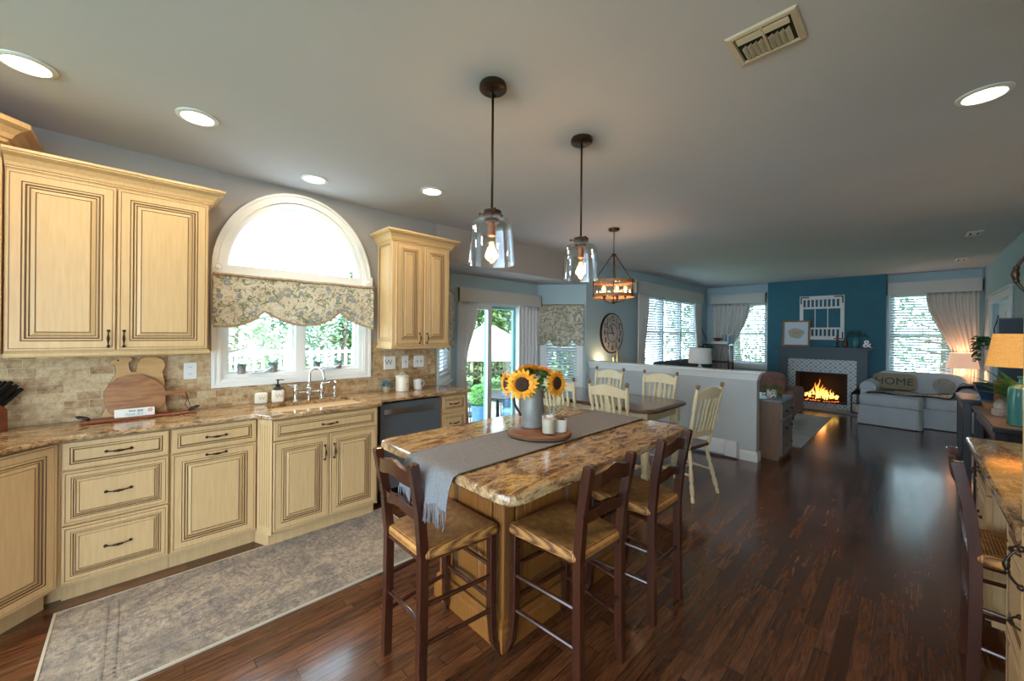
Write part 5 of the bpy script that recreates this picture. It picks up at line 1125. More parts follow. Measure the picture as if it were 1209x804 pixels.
# ------------------------------------------------------------------ wall clock
t = thing('wall_clock', 'large round rustic clock with black numerals on the left wall', 'clock', (5.83, YW-.001, 1.50))
RC = .345
b = MB(); b.lathe([(RC, 0), (RC, .03), (RC-.012, .036), (RC-.02, .03), (0, .03)], n=48); 
b2 = MB(); b2.T = RX(pi/2); b2.lathe([(0, 0), (RC, 0), (RC, .03), (RC-.012, .036), (RC-.022, .030)], n=48, cap=False); b2.build('rim', M['antique'], t, smooth=40)
b2 = MB(); b2.T = RX(pi/2); b2.lathe([(RC-.02, .028), (RC-.02, .031), (0, .031)], n=48); b2.build('face', noisy('weathered_clock_face', (.42, .36, .33), (.62, .60, .58), 9, .7), t)
b2 = MB(); b2.T = RX(pi/2); b2.rings([[(r*cos(2*pi*k/48), r*sin(2*pi*k/48), z) for k in range(48)] for r, z in ((.15, .031), (.15, .034), (.16, .034), (.16, .031))], cap=False); b2.build('inner_ring', M['black'], t)
for h in range(1, 13):
    a = pi/2-h*pi/6; text_mesh('numeral', str(h), .13, T(.245*cos(a), -.0325, .245*sin(a)) @ FR, M['ink'], t, bold=True)
hd = MB(); A_ = T(0, -.036, 0) @ Matrix(((1, 0, 0, 0), (0, 0, 1, 0), (0, 1, 0, 0), (0, 0, 0, 1)))
hd.plate([[(-.20, -.004), (.05, -.008), (.05, .008), (-.20, .006)]], .003, A_); hd.plate([[(-.006, -.05), (.006, -.05), (.012, .12), (0, .15), (-.012, .12)]], .003, A_ @ RZ(.5) @ T(0, 0, -.004)); hd.build('hands', M['black'], t)
# ------------------------------------------------------------------ family room furniture
M['greysofa'] = noisy('charcoal_sofa_fabric', (.10, .105, .13), (.15, .155, .18), 60, .95); M['slip'] = noisy('white_slipcover', (.58, .63, .68), (.66, .71, .75), 5, .9)
def cushion(mb, cx, cy, cz, sx, sy, sz, p=.35, n=14):
    """pillow shaped box"""
    vs = []; R = []
    for i in range(n+1):
        ph = -pi/2+pi*i/n; ring_ = []
        for j in range(2*n):
            a = 2*pi*j/(2*n); s = lambda q, e: math.copysign(abs(q)**e, q); cpt = s(cos(ph), p) if i not in (0, n) else .0
            ring_.append((cx+sx/2*cpt*s(cos(a), p), cy+sy/2*cpt*s(sin(a), p), cz+sz/2*s(sin(ph), p+.15)))
        R.append(ring_)
    return mb.rings(R)
t = thing('grey_sofa', 'charcoal sofa behind the half wall facing the fireplace corner', 'sofa', (7.95, 2.95, 0), 0)
b = MB(); cushion(b, 0, 0, .26, 1.9, .95, .34, .12); b.build('base', M['greysofa'], t, smooth=50)
for x in (-.46, .46):
    b = MB(); cushion(b, x, -.02, .50, .90, .80, .20, .2); b.build('seat_cushion', M['greysofa'], t, smooth=50)
    b = MB(); b.T = T(x, .38, .74) @ RX(-.12); cushion(b, 0, 0, 0, .90, .22, .46, .25); b.build('back_cushion', M['greysofa'], t, smooth=50)
for x in (-.98, .98): b = MB(); cushion(b, x, 0, .42, .20, .95, .50, .2); b.build('arm', M['greysofa'], t, smooth=50)
t = thing('patterned_armchair', 'low armchair with pinkish brown cushions beyond the wooden chest', 'armchair', (7.95, 1.80, 0), pi*.5)
PK = noisy('dusty_pink_fabric', (.30, .16, .15), (.42, .26, .24), 12, .9)
b = MB(); cushion(b, 0, 0, .25, .85, .85, .34, .15); b.build('base', M['greysofa'], t, smooth=50)
for sx in (-.36, .36):
    for sy in (-.34, .34): MB().turned((sx, sy, 0), (sx, sy, .11), [(0, .018), (1, .028)], 10).build('foot', M['darkwood'], t)
b = MB(); b.T = T(0, .36, .62) @ RX(-.15); cushion(b, 0, 0, 0, .8, .2, .52, .3); b.build('back_cushion', PK, t, smooth=50)
for x in (-.42, .42): b = MB(); cushion(b, x, 0, .40, .18, .85, .42, .2); b.build('arm', PK, t, smooth=50)
b = MB(); cushion(b, 0, -.02, .47, .66, .74, .16, .2); b.build('seat_cushion', M['greysofa'], t, smooth=50)
t = thing('white_pillow', 'small white pillow on the pinkish armchair', 'pillow', (7.86, 1.80, .66)); b = MB(); b.T = RY(-.3); cushion(b, 0, 0, 0, .12, .42, .26, .45); b.build('cover', M['slip'], t, smooth=50)
# chest
M['greywash'] = wood('greywash_wood', (.17, .15, .13), (.25, .225, .20), (3, 3, 1), 5, .5); M['chestside'] = wood('chest_side_brown', (.17, .095, .055), (.24, .14, .085), (4, 4, .6), 5, .5)
t = thing('wooden_chest', 'grey-brown wooden chest of drawers at the end of the half wall', 'chest of drawers', (5.72, 1.30, 0), 0)
b = MB(); b.box(-.29, .29, -.24, .26, .05, .69); b.box(-.27, .27, -.22, .24, 0, .05); b.build('body', M['chestside'], t); MB().box(-.305, .305, -.26, .27, .69, .72, c=.005).build('top', mat('blue_grey_top', (.20, .25, .28), .3), t)
for i, (z0, z1) in enumerate(((.49, .68), (.28, .48), (.07, .27))):
    for j in range(2):
        x0 = -.28+j*.283; d = MB(); d.box(x0, x0+.277, -.256, -.24, z0, z1, c=.003); o = d.build('drawer', M['greywash'], t); k = MB(); k.T = T(x0+.14, -.256, (z0+z1)/2) @ RX(pi/2); k.lathe([(.005, 0), (.006, .012), (.014, .018), (.013, .026), (0, .029)], n=12); k.build('knob', M['black'], o, smooth=40)
t = thing('potted_trailing_plant', 'white pot with a trailing green plant on the wooden chest', 'potted plant', (5.66, 1.20, .72))
b = MB(); b.lathe([(.045, 0), (.05, .005), (.055, .09), (.052, .095), (0, .08)], n=20); b.build('pot', M['whiteceramic'], t, smooth=40)
l = MB()
for i in range(160):
    a = random.uniform(0, 6.28); dr = random.random(); r_ = .04+.05*dr; z = .11+.03*random.random()-(.11*dr if random.random() < .45 else 0); l.leaf((r_*cos(a), r_*sin(a), z), (cos(a), sin(a), random.uniform(-.8, .6)), random.uniform(.025, .04), .022)
l.build('foliage', noisy('olive_leaf', (.07, .12, .03), (.17, .22, .07), 30, .6), t)
# table lamp behind the half wall
t = thing('side_table', 'small dark side table behind the half wall under the white drum lamp', 'side table', (6.2, 2.25, 0))
b = MB(); b.box(-.22, .22, -.22, .22, .62, .65, c=.004); b.build('top', M['darkwood'], t)
for sx in (-1, 1):
    for sy in (-1, 1): MB().box(sx*.19-.02, sx*.19+.02, sy*.19-.02, sy*.19+.02, 0, .62).build('leg', M['darkwood'], t)
t = thing('drum_table_lamp', 'table lamp with white drum shade showing above the half wall', 'lamp', (6.2, 2.25, .65))
b = MB(); b.lathe([(.07, 0), (.07, .015), (.04, .03), (.085, .12), (.09, .22), (.06, .31), (.03, .35), (.012, .37), (.012, .46), (0, .46)], n=28); b.build('base', M['whiteceramic'], t, smooth=40)
b = MB(); b.rings([[(r*cos(2*pi*k/36), r*sin(2*pi*k/36), z) for k in range(36)] for r, z in ((.165, .40), (.155, .63), (.152, .63), (.162, .40), (.165, .40))], cap=False); b.build('lamp_shade', mat('white_lamp_shade', (.72, .72, .70), .8), t, smooth=40)
# corner shelf
t = thing('corner_shelf', 'dark open shelf unit in the far left corner with books and ornaments on it', 'shelf', (9.9, 3.20, 0), 0)
b = MB()
for z in (.05, .45, .85, 1.25): b.box(-.16, .16, -.30, .28, z, z+.03)
for x, y in ((-.15, -.29), (-.15, .27), (.15, -.29), (.15, .27)): b.box(x-.015, x+.015, y-.015, y+.015, 0, 1.28)
b.build('frame', M['darkwood'], t)
t = thing('white_box', 'low white box on top of the corner shelf', 'box', (9.88, 3.12, 1.28)); MB().box(-.1, .1, -.18, .18, 0, .06, c=.004).build('body', M['white'], t)
t = thing('brown_bowl', 'brown bowl resting on the white box on the corner shelf', 'bowl', (9.88, 3.2, 1.34)); MB().lathe([(.04, 0), (.09, .06), (.095, .08), (.085, .06), (0, .01)], n=20).build('body', M['redwood'], t, smooth=40)
for i, (c_, h_) in enumerate((((.08, .14, .25), .22), ((.55, .57, .6), .24), ((.10, .16, .28), .20))):
    o = MB().box(-.07, .07, -.018, .018, 0, h_, c=.002).build('book', mat('book_cover_%d' % i, c_, .6)); o.location = (9.90, 2.985-.037*i+.01, 1.28); tag(o, ('dark blue book standing leftmost of three on the corner shelf', 'pale grey book between two blue ones on the corner shelf', 'dark blue book standing rightmost of three on the corner shelf')[i], 'book', 'books on the corner shelf')
t = thing('palm_plant', 'small dark-green plant in a tall green pot near the corner shelf', 'potted plant', (9.55, 3.33, 0))
b = MB(); b.lathe([(.11, 0), (.12, .02), (.10, .5), (.12, 1.0), (.13, 1.12), (.11, 1.12), (0, 1.05)], n=20); b.build('pot', mat('green_glazed_pot', (.03, .13, .10), .2), t, smooth=40)
l = MB()
for i in range(34):
    a = random.uniform(0, 6.28); l.leaf((.02*cos(a), .02*sin(a), 1.08), (cos(a), sin(a), random.uniform(.5, 2.2)), random.uniform(.18, .32), .045, up=(0, 0, 1), bend=.35)
l.build('foliage', noisy('dark_palm_leaf', (.02, .08, .05), (.05, .14, .08), 30, .5), t)
t = thing('wall_hook_ornament', 'thin black iron hook hanging on the left wall in the far corner', 'hook', (9.85, YW-.002, 1.7)); b = MB(); b.tube([(0, -.01, .12), (0, -.02, 0), (.03, -.06, -.15), (.10, -.12, -.35)], .008, 6); b.blob((0, -.012, .12), .02, 6); b.build('iron', M['black'], t, smooth=True)
# brass candlesticks and glow in the near corner behind the half wall
t = thing('corner_table', 'small table in the corner behind the half wall under the clock', 'side table', (5.62, 3.30, 0)); MB().box(-.2, .2, -.2, .2, .70, .73, c=.004).build('top', M['darkwood'], t)
for sx in (-1, 1):
    for sy in (-1, 1): MB().box(sx*.17-.018, sx*.17+.018, sy*.17-.018, sy*.17+.018, 0, .70).build('leg', M['darkwood'], t)
M['brass'] = mat('brass', (.45, .30, .12), .3, .9)
for i, (x, y, h) in enumerate(((5.56, 3.36, .40), (5.64, 3.34, .50))):
    t = thing('brass_candlestick', ('shorter brass candlestick in the corner below the clock', 'taller brass candlestick in the corner below the clock')[i], 'candlestick', (x, y, .73), 0, 'brass candlesticks')
    b = MB(); b.lathe([(.04, 0), (.04, .01), (.012, .03), (.016, .08), (.009, .12), (.009, h-.06), (.02, h-.04), (.02, h-.03), (.012, h-.025), (.012, h), (0, h)], n=14); b.build('stick', M['brass'], t, smooth=40)
t = thing('small_glow_lamp', 'small lamp glowing in the corner behind the half wall, left of the candlesticks', 'lamp', (5.46, 3.42, .73))
b = MB(); b.lathe([(.05, 0), (.05, .01), (.02, .02), (.02, .12), (0, .12)], n=16); b.build('base', M['brass'], t, smooth=40)
b = MB(); b.lathe([(.0, .12), (.03, .13), (.045, .17), (.03, .21), (0, .22)], n=16); b.build('bulb', mat('warm_globe', (1, .8, .6), .4, emit=(1, .66, .34), es=6), t, smooth=40)
ld = bpy.data.lights.new('globe_light', 'POINT'); ld.energy = 4; ld.color = (1, .68, .36); ld.shadow_soft_size = .04; lo = bpy.data.objects.new('globe_glow', ld); C.objects.link(lo); lo.parent = t; lo.location = (0, 0, .28)
# family room rug
t = thing('fringed_rug', 'pale grey fringed rug on the family room floor before the fireplace', 'rug', (7.68, 1.75, 0)); b = MB(); b.grid(lambda u, v: ((u-.5)*2.7, (v-.5)*1.5, .010+.001*sin(u*60)), 30, 20, th=.008); b.build('pile', rug_mat('pale_shag', [(.30, .34, .36), (.42, .46, .48), (.55, .58, .60), (.62, .65, .67)], .8), t)
fr_ = MB()
for i in range(80): v = (i+.5)/80; fr_.tube([(-1.35, (v-.5)*1.5, .006), (-1.42, (v-.5)*1.5+random.uniform(-.01, .01), .003)], .003, 4); fr_.tube([(1.35, (v-.5)*1.5, .006), (1.42, (v-.5)*1.5+random.uniform(-.01, .01), .003)], .003, 4)
fr_.build('fringe', mat('rug_fringe', (.6, .6, .58), .9), t)
# ------------------------------------------------------------------ white slipcovered chaise armchair
CHL, CHR = (9.60, -.05, 0), -pi/2-.10
CH = thing('white_armchair', 'wide white slipcovered chaise armchair in the far right corner', 'armchair', CHL, CHR)
# local: front = -y, width along x
def skirt(P0, zt):
    b = MB(); P = []
    for i in range(len(P0)):
        a, c = Vector(P0[i]), Vector(P0[(i+1) % len(P0)]); k = max(2, int((c-a).length/.05)); P += [tuple(a+(c-a)*q/k) for q in range(k)]
    cx, cy = sum(p[0] for p in P)/len(P), sum(p[1] for p in P)/len(P)
    b.rings([[(cx+(x-cx)*k+w_*sin(i*1.9), cy+(y-cy)*k+w_*cos(i*2.3), z) for i, (x, y) in enumerate(P)] for k, z, w_ in ((1.03, .012, .008), (1.02, .12, .006), (1.0, .235, .003), (1.005, .245, .001), (.99, zt, .001))]); return b
P0 = rounded([(-.62, -.42), (.68, -.42), (.68, .42), (-.62, .42)], .05, 3); skirt(P0, .32).build('skirt', M['slip'], CH, smooth=50)
P0 = rounded([(-.60, -.80), (.14, -.80), (.14, -.35), (-.60, -.35)], .05, 3); skirt(P0, .32).build('chaise_skirt', M['slip'], CH, smooth=50)
b = MB(); cushion(b, -.22, -.28, .41, .76, 1.06, .20, .16); b.build('seat_cushion', M['slip'], CH, smooth=50)
b = MB(); cushion(b, .34, -.10, .41, .40, .70, .20, .18); b.build('seat_cushion', M['slip'], CH, smooth=50)
for x in (-.55, .60):
    b = MB(); cushion(b, x, .02, .42, .20, .82, .34, .2); b.turned((x, -.36, .58), (x, .38, .61), [(0, .02), (.01, .11), (.5, .12), (.99, .11), (1, .02)], 16); b.build('arm', M['slip'], CH, smooth=50)
b = MB(); b.T = T(.02, .34, .60) @ RX(-.14); cushion(b, 0, 0, 0, 1.10, .24, .52, .28); b.build('back_cushion', M['slip'], CH, smooth=50)
t = thing('home_pillow', 'burlap lumbar pillow with black HOME lettering on the white armchair', 'pillow', (9.69, .21, .68), -pi/2-.05)
b = MB(); b.T = RX(-.30); cushion(b, 0, 0, 0, .56, .11, .29, .30); b.build('cover', noisy('burlap', (.30, .25, .16), (.40, .34, .23), 90, .9), t, smooth=50)
text_mesh('lettering', 'HOME', .175, RX(-.30) @ T(0, -.060, -.01) @ FR, M['ink'], t, depth=.004)
t = thing('round_cushion', 'round tan and grey cushion on the right side of the white armchair', 'cushion', (9.77, -.39, .66), -pi/2); b = MB(); b.T = RX(-.3); b.turned((0, .05, 0), (0, -.05, 0), [(0, .02), (.1, .10), (.5, .13), (.9, .10), (1, .02)], 20); b.build('cover', noisy('tan_grey_weave', (.35, .32, .28), (.55, .53, .5), 50, .9), t, smooth=50)
def throw_mat():
    m = mat('lace_print_throw', (.5, .5, .5), .9); v = coords(m); vo = N(m, 'ShaderNodeTexVoronoi', feature='DISTANCE_TO_EDGE'); vo.inputs['Scale'].default_value = 16; LK(m, v, vo.inputs['Vector']); n1 = noise(m, v, 22, 4)
    c = mix(m, ramp(m, vo.outputs['Distance'], [(.05, (1, 1, 1)), (.09, (0, 0, 0))]), (.55, .56, .54), (.16, .18, .19)); setc(m, mix(m, ramp(m, n1, [(.55, (0, 0, 0)), (.6, (1, 1, 1))]), c, (.32, .34, .35))); return m
t = thing('throw_blanket', 'grey and black patterned throw draped over the white armchair', 'blanket', CHL, CHR)
def tf_(u, v):
    x = -.52+1.26*u; y = -.62+.46*v+.22*u+.04*sin(u*9); z = .522+.012*sin(u*14+v*4)+.008*sin(v*15)
    s1_ = max(0, min(1, (x-.42)/.12)); z += .205*s1_*s1_*(3-2*s1_)
    if x > .71: z -= (x-.71)*2.5; x = .71+(x-.71)*.6
    return (x, y, z)
b = MB(); b.grid(tf_, 60, 20, th=.01); b.build('cloth', throw_mat(), t, smooth=60)
b = MB(); b.tube([tuple(Vector(tf_(i/50, 0))+Vector((0, -.004, .0))) for i in range(51)], .012, 6); b.tube([tuple(Vector(tf_(i/50, 1))+Vector((0, .004, .0))) for i in range(51)], .012, 6); b.build('dark_border', mat('throw_border', (.025, .03, .035), .9), t, smooth=True)
# lamp behind armchair
t = thing('lamp_stand', 'small white cabinet in the far right corner carrying the peach-lit lamp', 'side table', (10.08, -.60, 0)); MB().box(-.16, .16, -.2, .2, 0, .62, c=.01).build('body', M['white'], t)
t = thing('corner_table_lamp', 'lit table lamp with pale peach shade in the far right corner', 'lamp', (10.05, -.61, .62))
b = MB(); b.lathe([(.07, 0), (.07, .02), (.03, .05), (.07, .14), (.06, .24), (.02, .28), (.012, .36), (0, .36)], n=24); b.build('base', M['whiteceramic'], t, smooth=40)
M['peach'] = mat('peach_lit_shade', (.75, .55, .42), .8, emit=(1, .55, .36), es=.42)
b = MB(); b.rings([[(r*cos(2*pi*k/36), r*sin(2*pi*k/36), z) for k in range(36)] for r, z in ((.19, .34), (.145, .60), (.142, .60), (.187, .34), (.19, .34))], cap=False); b.build('lamp_shade', M['peach'], t, smooth=40)
ld = bpy.data.lights.new('lamp_light', 'POINT'); ld.energy = 7; ld.color = (1, .55, .3); ld.shadow_soft_size = .05; lo = bpy.data.objects.new('lamp_glow', ld); C.objects.link(lo); lo.parent = t; lo.location = (0, 0, .45)
# ------------------------------------------------------------------ right wall: consoles, lamp, television, plants
M['blackwood'] = mat('black_painted_wood', (.012, .014, .018), .3); M['oaktop'] = wood('pale_oak_top', (.32, .20, .12), (.45, .30, .19), (1, 7, 7), 3, .35)
def console(name, label, x0, x1, y0, y1, h, mtop, shelf=True):
    t = thing(name, label, 'console table', ((x0+x1)/2, (y0+y1)/2, 0)); a, c = (x1-x0)/2, (y1-y0)/2
    b = MB(); b.box(-a, a, -c, c, h-.035, h-.004, c=.003); b.build('top', M['blackwood'], t); MB().box(-a+.07, a-.07, -c+.07, c-.01, h-.006, h).build('inlay', mtop, t)
    b = MB(); b.box(-a+.03, a-.03, -c+.025, c-.025, h-.12, h-.035); b.build('apron', M['blackwood'], t)
    for sx in (-1, 1):
        for sy in (-1, 1): l = MB(); l.box(sx*(a-.04)-.028, sx*(a-.04)+.028, sy*(c-.04)-.028, sy*(c-.04)+.028, 0, h-.035, c=.004); l.build('leg', M['blackwood'], t)
    if shelf: MB().box(-a+.03, a-.03, -c+.02, c-.02, .18, .205).build('shelf', M['blackwood'], t)
    return t
console('console_table', 'black console table with pale wood inlay top, carrying the glass lamp', 4.30, 5.62, -.845, -.40, .85, M['oaktop'])
console('side_console', 'smaller black console table behind the one with the lamp', 5.72, 6.45, -.845, -.34, .88, mat('slate_inlay', (.20, .23, .26), .2))
M['tealglass'] = mat('teal_glass', (.10, .42, .40), .08, trans=.55); M['burlapshade'] = mat('lit_burlap_shade', (.62, .36, .12), .9, emit=(1, .42, .08), es=.42)
def burlap():
    m = M['burlapshade']; v = coords(m, (1, 1, 1)); w1_ = noise(m, coords(m, (6, 6, 90)), 3, 3); w2_ = noise(m, coords(m, (90, 90, 4)), 3, 3); f = mth(m, 'ADD', mth(m, 'MULTIPLY', w1_, .5), mth(m, 'MULTIPLY', w2_, .5)); setc(m, ramp(m, f, [(.35, (.42, .22, .06)), (.65, (.70, .44, .17))]))
burlap()
t = thing('glass_table_lamp', 'table lamp with orange burlap shade and teal glass bottle base at the right edge', 'lamp', (4.50, -.565, .85))
b = MB(); b.rings([[(r*cos(2*pi*k/28), r*sin(2*pi*k/28), z) for k in range(28)] for r, z in ((.075, 0), (.085, .01), (.088, .20), (.080, .27), (.035, .30), (.030, .335), (.038, .345), (.038, .355), (.028, .355))]); b.build('bottle_base', M['tealglass'], t, smooth=40)
b = MB(); b.rod((0, 0, .35), (0, 0, .50), .008); b.build('stem', M['brass'], t)
b = MB(); b.rings([[(r*cos(2*pi*k/40), r*sin(2*pi*k/40), z) for k in range(40)] for r, z in ((.185, .42), (.150, .655), (.147, .655), (.182, .42), (.185, .42))], cap=False); b.build('lamp_shade', M['burlapshade'], t, smooth=40)
ld = bpy.data.lights.new('lamp_light', 'POINT'); ld.energy = 4; ld.color = (1, .6, .28); ld.shadow_soft_size = .05; lo = bpy.data.objects.new('lamp_glow', ld); C.objects.link(lo); lo.parent = t; lo.location = (0, 0, .54)
t = thing('leafy_houseplant', 'broad-leafed green houseplant behind the burlap lamp', 'potted plant', (4.86, -.60, .85))
b = MB(); b.lathe([(.05, 0), (.06, .01), (.07, .12), (.065, .125), (0, .11)], n=20); b.build('pot', M['blackwood'], t, smooth=40)
l = MB()
for i in range(26):
    a = random.uniform(0, 6.28); l.leaf((.02*cos(a), .02*sin(a), .11), (cos(a), sin(a), random.uniform(.6, 2.4)), random.uniform(.20, .34), .075, up=(0, 0, 1), bend=.25)
l.build('foliage', M['green'], t)
t = thing('wood_box', 'small brown wooden box on the console between the tables', 'box', (5.45, -.50, .85)); MB().box(-.08, .08, -.05, .05, 0, .05, c=.004).build('body', M['acacia'], t)
t = thing('photo_frame', 'brown photo frame with a dark picture leaning on the console', 'picture frame', (5.28, -.60, .85), 0)
A_ = RY(.22) @ RZ(.35) @ FY; b = MB(); b.plate([rect(-.11, .11, 0, .26), rect(-.085, .085, .025, .235)], .018, A_); b.build('frame', M['acacia'], t); MB().plate([rect(-.087, .087, .022, .238)], .005, A_).build('photo', noisy('dark_photo', (.05, .04, .04), (.30, .22, .19), 9, .4), t)
t = thing('stone_ornament', 'small pale stone ornament in front of the photo frame', 'ornament', (4.98, -.50, .85)); b = MB(); b.lathe([(.035, 0), (.045, .015), (.045, .05), (.03, .06), (.035, .08), (.03, .11), (.012, .13), (0, .135)], n=18); b.build('body', noisy('pale_stone', (.35, .30, .26), (.55, .50, .44), 25, .7), t, smooth=40)
t = thing('blue_basket', 'dark blue angular bowl on the farther console table', 'bowl', (6.05, -.55, .88)); b = MB(); b.rings([[(x*k, y*k, z) for x, y in ((-.14, -.1), (.14, -.1), (.14, .1), (-.14, .1))] for k, z in ((.7, 0), (1.1, .14), (1.05, .14), (.66, .01))], cap=True); b.build('body', mat('navy_glaze', (.02, .04, .09), .3), t)
t = thing('television', 'black glossy television standing angled on the far console table', 'television', (6.30, -.725, .88), -.15)
b = MB(); b.box(-.012, .012, -.115, .115, .14, .80, c=.004); b.box(-.06, .06, -.10, .10, 0, .012); b.box(-.01, .02, -.03, .03, 0, .2); b.build('body', M['blackwood'], t); MB().box(-.0135, -.012, -.105, .105, .15, .79).build('screen', mat('black_gloss_screen', (.01, .03, .05), .4, spec=.2), t)
t = thing('trailing_wall_plant', 'trailing green plant in a white pot hung on the right wall', 'hanging plant', (8.75, YR+.10, 1.30))
b = MB(); b.lathe([(.05, .0), (.06, .01), (.075, .11), (.07, .11), (0, .09)], n=18); b.build('pot', M['whiteceramic'], t, smooth=40); b = MB(); b.tube([(0, -.098, .50), (0, -.085, .42), (.0, -.06, .30), (0, -.07, .09)], .006, 6); b.build('hook', M['black'], t, smooth=True)
l = MB()
for i in range(240):
    a = random.uniform(0, 6.28); dr = random.random()**1.5; r_ = .05+.13*random.random(); x, y = r_*cos(a), abs(r_*sin(a))*.9-.04; z = .12+.08*random.random()-dr*.32*(1 if y > .05 else .3); l.leaf((x, y, z), (cos(a), abs(sin(a)), random.uniform(-.9, .6)), random.uniform(.04, .07), .035)
l.build('foliage', noisy('deep_green_leaf', (.02, .09, .04), (.06, .17, .07), 30, .5), t)
# ------------------------------------------------------------------ outdoors
random.seed(21)
def leafmat(name, a, b):
    return noisy(name, a, b, 1.5, .7)
LM = [leafmat('arborvitae_leaf', (.07, .15, .03), (.17, .27, .07)), leafmat('spruce_leaf', (.06, .14, .09), (.13, .23, .15)), leafmat('pale_tree_leaf', (.13, .21, .11), (.28, .35, .19))]
M['bark'] = noisy('tree_bark', (.10, .07, .05), (.18, .13, .10), 12, .9)
def tree(label, x, y, h, r, kind, n=2600, cone=True, group='garden trees', base=.3, ls=.16):
    t = thing('garden_tree', label, 'tree', (x, y, -.62), 0, group)
    b = MB(); b.turned((0, 0, 0), (.1, 0, h*.8), [(0, .10+h*.012), (.5, .07), (1, .02)], 8)
    for i in range(7): a = i*.9; b.rod((.05, 0, h*(.3+.06*i)), (r*.6*cos(a), r*.6*sin(a), h*(.36+.06*i)), .035, .012, 6)
    b.build('trunk', M['bark'], t, smooth=True)
    l = MB()
    for i in range(n):
        v = random.random()**.8; z = base+(h-base)*v; rad = r*((1-v)**.7 if cone else math.sqrt(max(.02, 1-(2*v-1)**2))); rr_ = rad*random.uniform(.55, 1)**.5; a = random.uniform(0, 6.283); rr_ *= 1+.18*sin(a*5+z*3)
        l.leaf((rr_*cos(a), rr_*sin(a), z), (cos(a)+random.uniform(-.6, .6), sin(a)+random.uniform(-.6, .6), random.uniform(-.5, .9)), ls*random.uniform(.6, 1.3), ls*.5)
    l.build('foliage', LM[kind], t); return t
names = ['tall clipped evergreen seen through the glass door, leftmost', 'tall clipped evergreen behind the white canopy, second', 'tall clipped evergreen behind the white canopy, third', 'tall clipped evergreen right of the canopy, fourth', 'tall clipped evergreen seen by the bay window, fifth', 'tall clipped evergreen beyond the bay window, sixth']
for i in range(6): tree(names[i], 6.0+1.9*i, 13.2-.55*i, 5.6+.4*(i % 2), 1.35, 0, 7000, True, 'row of evergreens', .2, .25)
tree('shaggy spruce seen in the left pane of the arched window', -.9, 10.5, 3.3, 2.2, 1, 3600, True, 'garden trees', .3, .17)
tree('pale broad tree seen through both panes of the arched window', 2.0, 13.5, 3.6, 2.8, 2, 4200, False, 'garden trees', .8, .17)
tree('dark green tree seen in the right pane of the arched window', 4.1, 11.0, 3.3, 1.7, 1, 2600, False, 'garden trees', .6, .15)
tree('pale shrub tree low at the left pane of the arched window', .9, 8.8, 2.5, 1.3, 2, 2000, False, 'garden trees', .2, .12)
tree('broad tree outside the triple window', 12.5, 9.5, 5.4, 2.8, 2, 3000, False, 'garden trees', .3, .2)
tree('leafy tree outside the far window left of the teal wall', 15.0, 4.2, 5.0, 2.4, 2, 3600, False, 'garden trees', .3, .18)
tree('leafy tree outside the far window behind the white armchair', 14.6, -.6, 4.6, 2.3, 2, 3800, False, 'garden trees', .2, .18)
# white picket rail
def fence(label, p0, p1, h, n, group, mm='white'):
    A, L_ = wall_M(p0, p1); t = thing('garden_fence', label, 'fence'); b = MB(); b.T = A @ T(0, 0, -.6) @ T(0, -.0, 0)
    for z in (.15, h-.12): b.box(0, L_, z, z+.06, -.02, .02)
    for i in range(n): x = (i+.5)*L_/n; b.box(x-.025, x+.025, .05, h, -.012, .012)
    b.build('pickets', M[mm], t); q = MB(); q.T = A @ T(0, 0, -.6) @ T(0, -.0, 0)
    for i in range(4): x = i*L_/3; q.box(x-.05, x+.05, 0, h+.1, -.05, .05)
    q.build('posts', M[mm], t)
fence('white picket fence low behind the arched kitchen window', (-2.0, 9.2), (4.2, 9.2), 1.15, 44, 'f')
M['fencebrown'] = mat('weathered_fence', (.16, .12, .10), .8)
fence('brown slatted fence at the back of the patio beyond the glass door', (5.6, 10.9), (11.2, 10.0), 1.25, 34, 'f', 'fencebrown')
# canopy
t = thing('patio_canopy', 'white square patio canopy with sloping top on four posts', 'canopy', (7.35, 8.6, -.85), -.6)
M['canvas'] = mat('white_canvas', (.80, .78, .74), .8)
b = MB(); R = [[(k*1.45*sx, k*1.45*sy, z) for sx, sy in ((-1, -1), (1, -1), (1, 1), (-1, 1))] for k, z in ((1.0, 1.75), (1.0, 1.85), (.55, 2.15), (.12, 2.55), (.0, 2.6))]; b.rings(R, cap=False); b.build('canvas_top', M['canvas'], t)
v = MB(); v.plate([rect(-1.46, 1.46, -1.46, 1.46), rect(-1.45, 1.45, -1.45, 1.45)], .16, T(0, 0, 1.62)); v.build('valance_band', mat('grey_canvas_band', (.36, .35, .42), .8), t)
for sx in (-1, 1):
    for sy in (-1, 1): p = MB(); p.box(sx*1.4-.03, sx*1.4+.03, sy*1.4-.03, sy*1.4+.03, 0, 1.8); p.build('post', M['black'], t)
# patio furniture
def patio_chair(label, x, y, rz):
    t = thing('patio_chair', label, 'patio chair', (x, y, -.55), rz, 'black iron patio chairs'); b = MB()
    b.tube([(-.22, .2, .42), (-.24, .26, .75), (-.15, .28, .92), (0, .285, .96), (.15, .28, .92), (.24, .26, .75), (.22, .2, .42)], .012, 6)
    for q in range(3):
        for x_ in (-.11, 0, .11): b.tube([(x_+.05*cos(a), .25+.012*q, .56+.11*q+.05*sin(a)) for a in [2*pi*i/8 for i in range(9)]], .006, 5)
    for s in (-1, 1): b.tube([(s*.24, .24, .66), (s*.27, -.15, .66), (s*.25, -.2, .42)], .012, 6)
    b.build('back_frame', M['black'], t, smooth=True); MB().box(-.23, .23, -.22, .22, .42, .45, c=.01).build('seat', M['black'], t)
    for sx in (-1, 1):
        for sy in (-1, 1): l = MB(); l.rod((sx*.2, sy*.19, .42), (sx*.24, sy*.23, 0), .012, n=6); l.build('leg', M['black'], t)
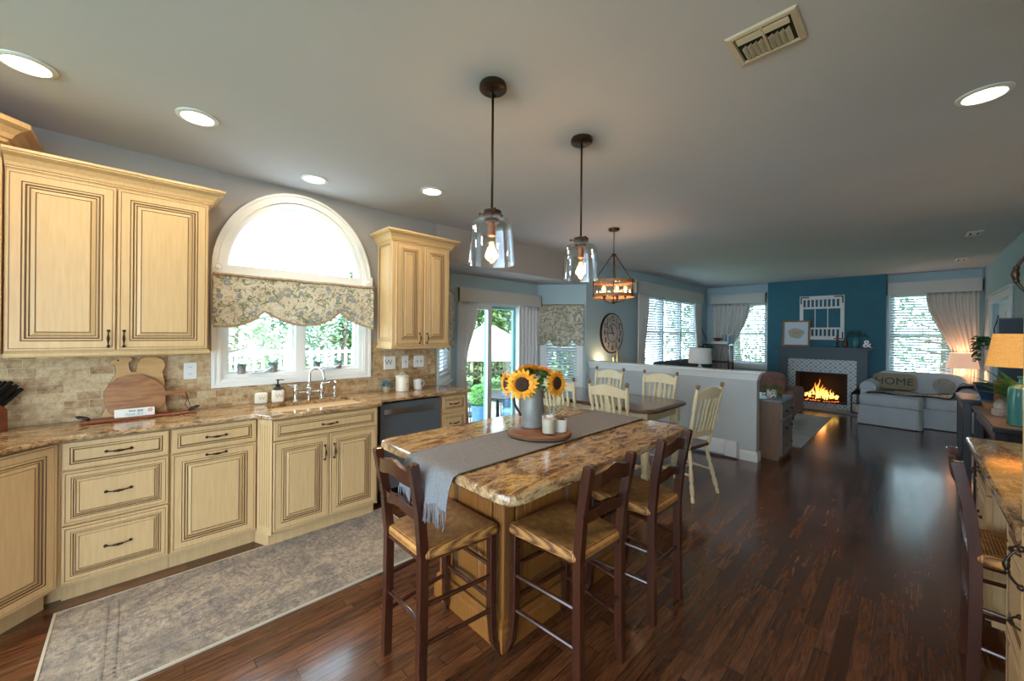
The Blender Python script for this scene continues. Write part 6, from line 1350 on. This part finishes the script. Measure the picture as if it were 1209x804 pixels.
patio_chair('black iron patio chair facing away, seen through the left glass panel', 5.15, 6.9, 2.6); patio_chair('black iron patio chair nearer the glass door', 4.75, 6.0, 1.2); patio_chair('black iron patio chair on the far side of the patio table', 6.3, 6.9, 3.3)
t = thing('patio_table', 'round dark patio table under the canopy', 'patio table', (5.6, 6.2, -.55)); b = MB(); b.lathe([(.0, .70), (.55, .70), (.56, .715), (.55, .73), (0, .73)], n=32); b.build('top', M['black'], t, smooth=30); b = MB(); b.lathe([(.28, 0), (.28, .02), (.04, .06), (.04, .70), (0, .70)], n=20); b.build('pedestal', M['black'], t, smooth=30)
BL = noisy('blue_outdoor_cloth', (.06, .16, .30), (.10, .24, .40), 8, .7)
t = thing('blue_planter', 'tall blue tapered planter with a round green topiary', 'planter', (4.72, 5.75, -.55)); b = MB(); b.lathe([(.10, 0), (.11, .02), (.16, .62), (.17, .66), (.15, .66), (0, .60)], n=28); b.build('pot', BL, t, smooth=40)
l = MB()
for i in range(1500): a = random.uniform(0, 6.28); e = math.asin(random.uniform(-1, 1)); d = Vector((cos(a)*cos(e), sin(a)*cos(e), sin(e))); l.leaf(d*.18*random.uniform(.85, 1)+Vector((0, 0, .84)), d+Vector((random.uniform(-.5, .5),)*3), .05, .035)
l.build('topiary_ball', noisy('bright_topiary', (.10, .32, .07), (.22, .48, .14), 12, .6), t)
t = thing('blue_outdoor_sofa', 'blue cushioned outdoor sofa seen through the right glass panel', 'outdoor sofa', (5.75, 5.35, -.55), -.75); b = MB(); cushion(b, 0, 0, .42, 1.2, .6, .18, .2); b.build('seat_cushion', BL, t, smooth=50); b = MB(); cushion(b, 0, .28, .68, 1.2, .16, .45, .25); b.build('back_cushion', BL, t, smooth=50)
b = MB(); b.box(-.62, .62, -.3, .34, .22, .32); b.build('frame', M['black'], t)
for sx in (-1, 1):
    for sy in (-1, 1): MB().box(sx*.58-.025, sx*.58+.025, sy*.27-.025, sy*.27+.025, 0, .22).build('leg', M['black'], t)
def shrub(label, x, y, r, kind, z=-.55):
    t = thing('patio_shrub', label, 'shrub', (x, y, z)); l = MB()
    for i in range(700): a = random.uniform(0, 6.28); e = random.uniform(0, 1.5); d = Vector((cos(a)*cos(e), sin(a)*cos(e), sin(e))); l.leaf(d*r*random.uniform(.6, 1), d+Vector((random.uniform(-.7, .7), random.uniform(-.7, .7), .3)), .07, .04)
    l.build('foliage', LM[kind], t); b = MB(); b.rod((0, 0, -.0), (0, 0, r*.7), .02); b.build('stem', M['bark'], t)
shrub('low green shrub outside the left glass panel', 3.95, 4.95, .30, 0, -.55); shrub('low green shrub outside the right glass panel', 5.0, 5.15, .28, 0, -.55)
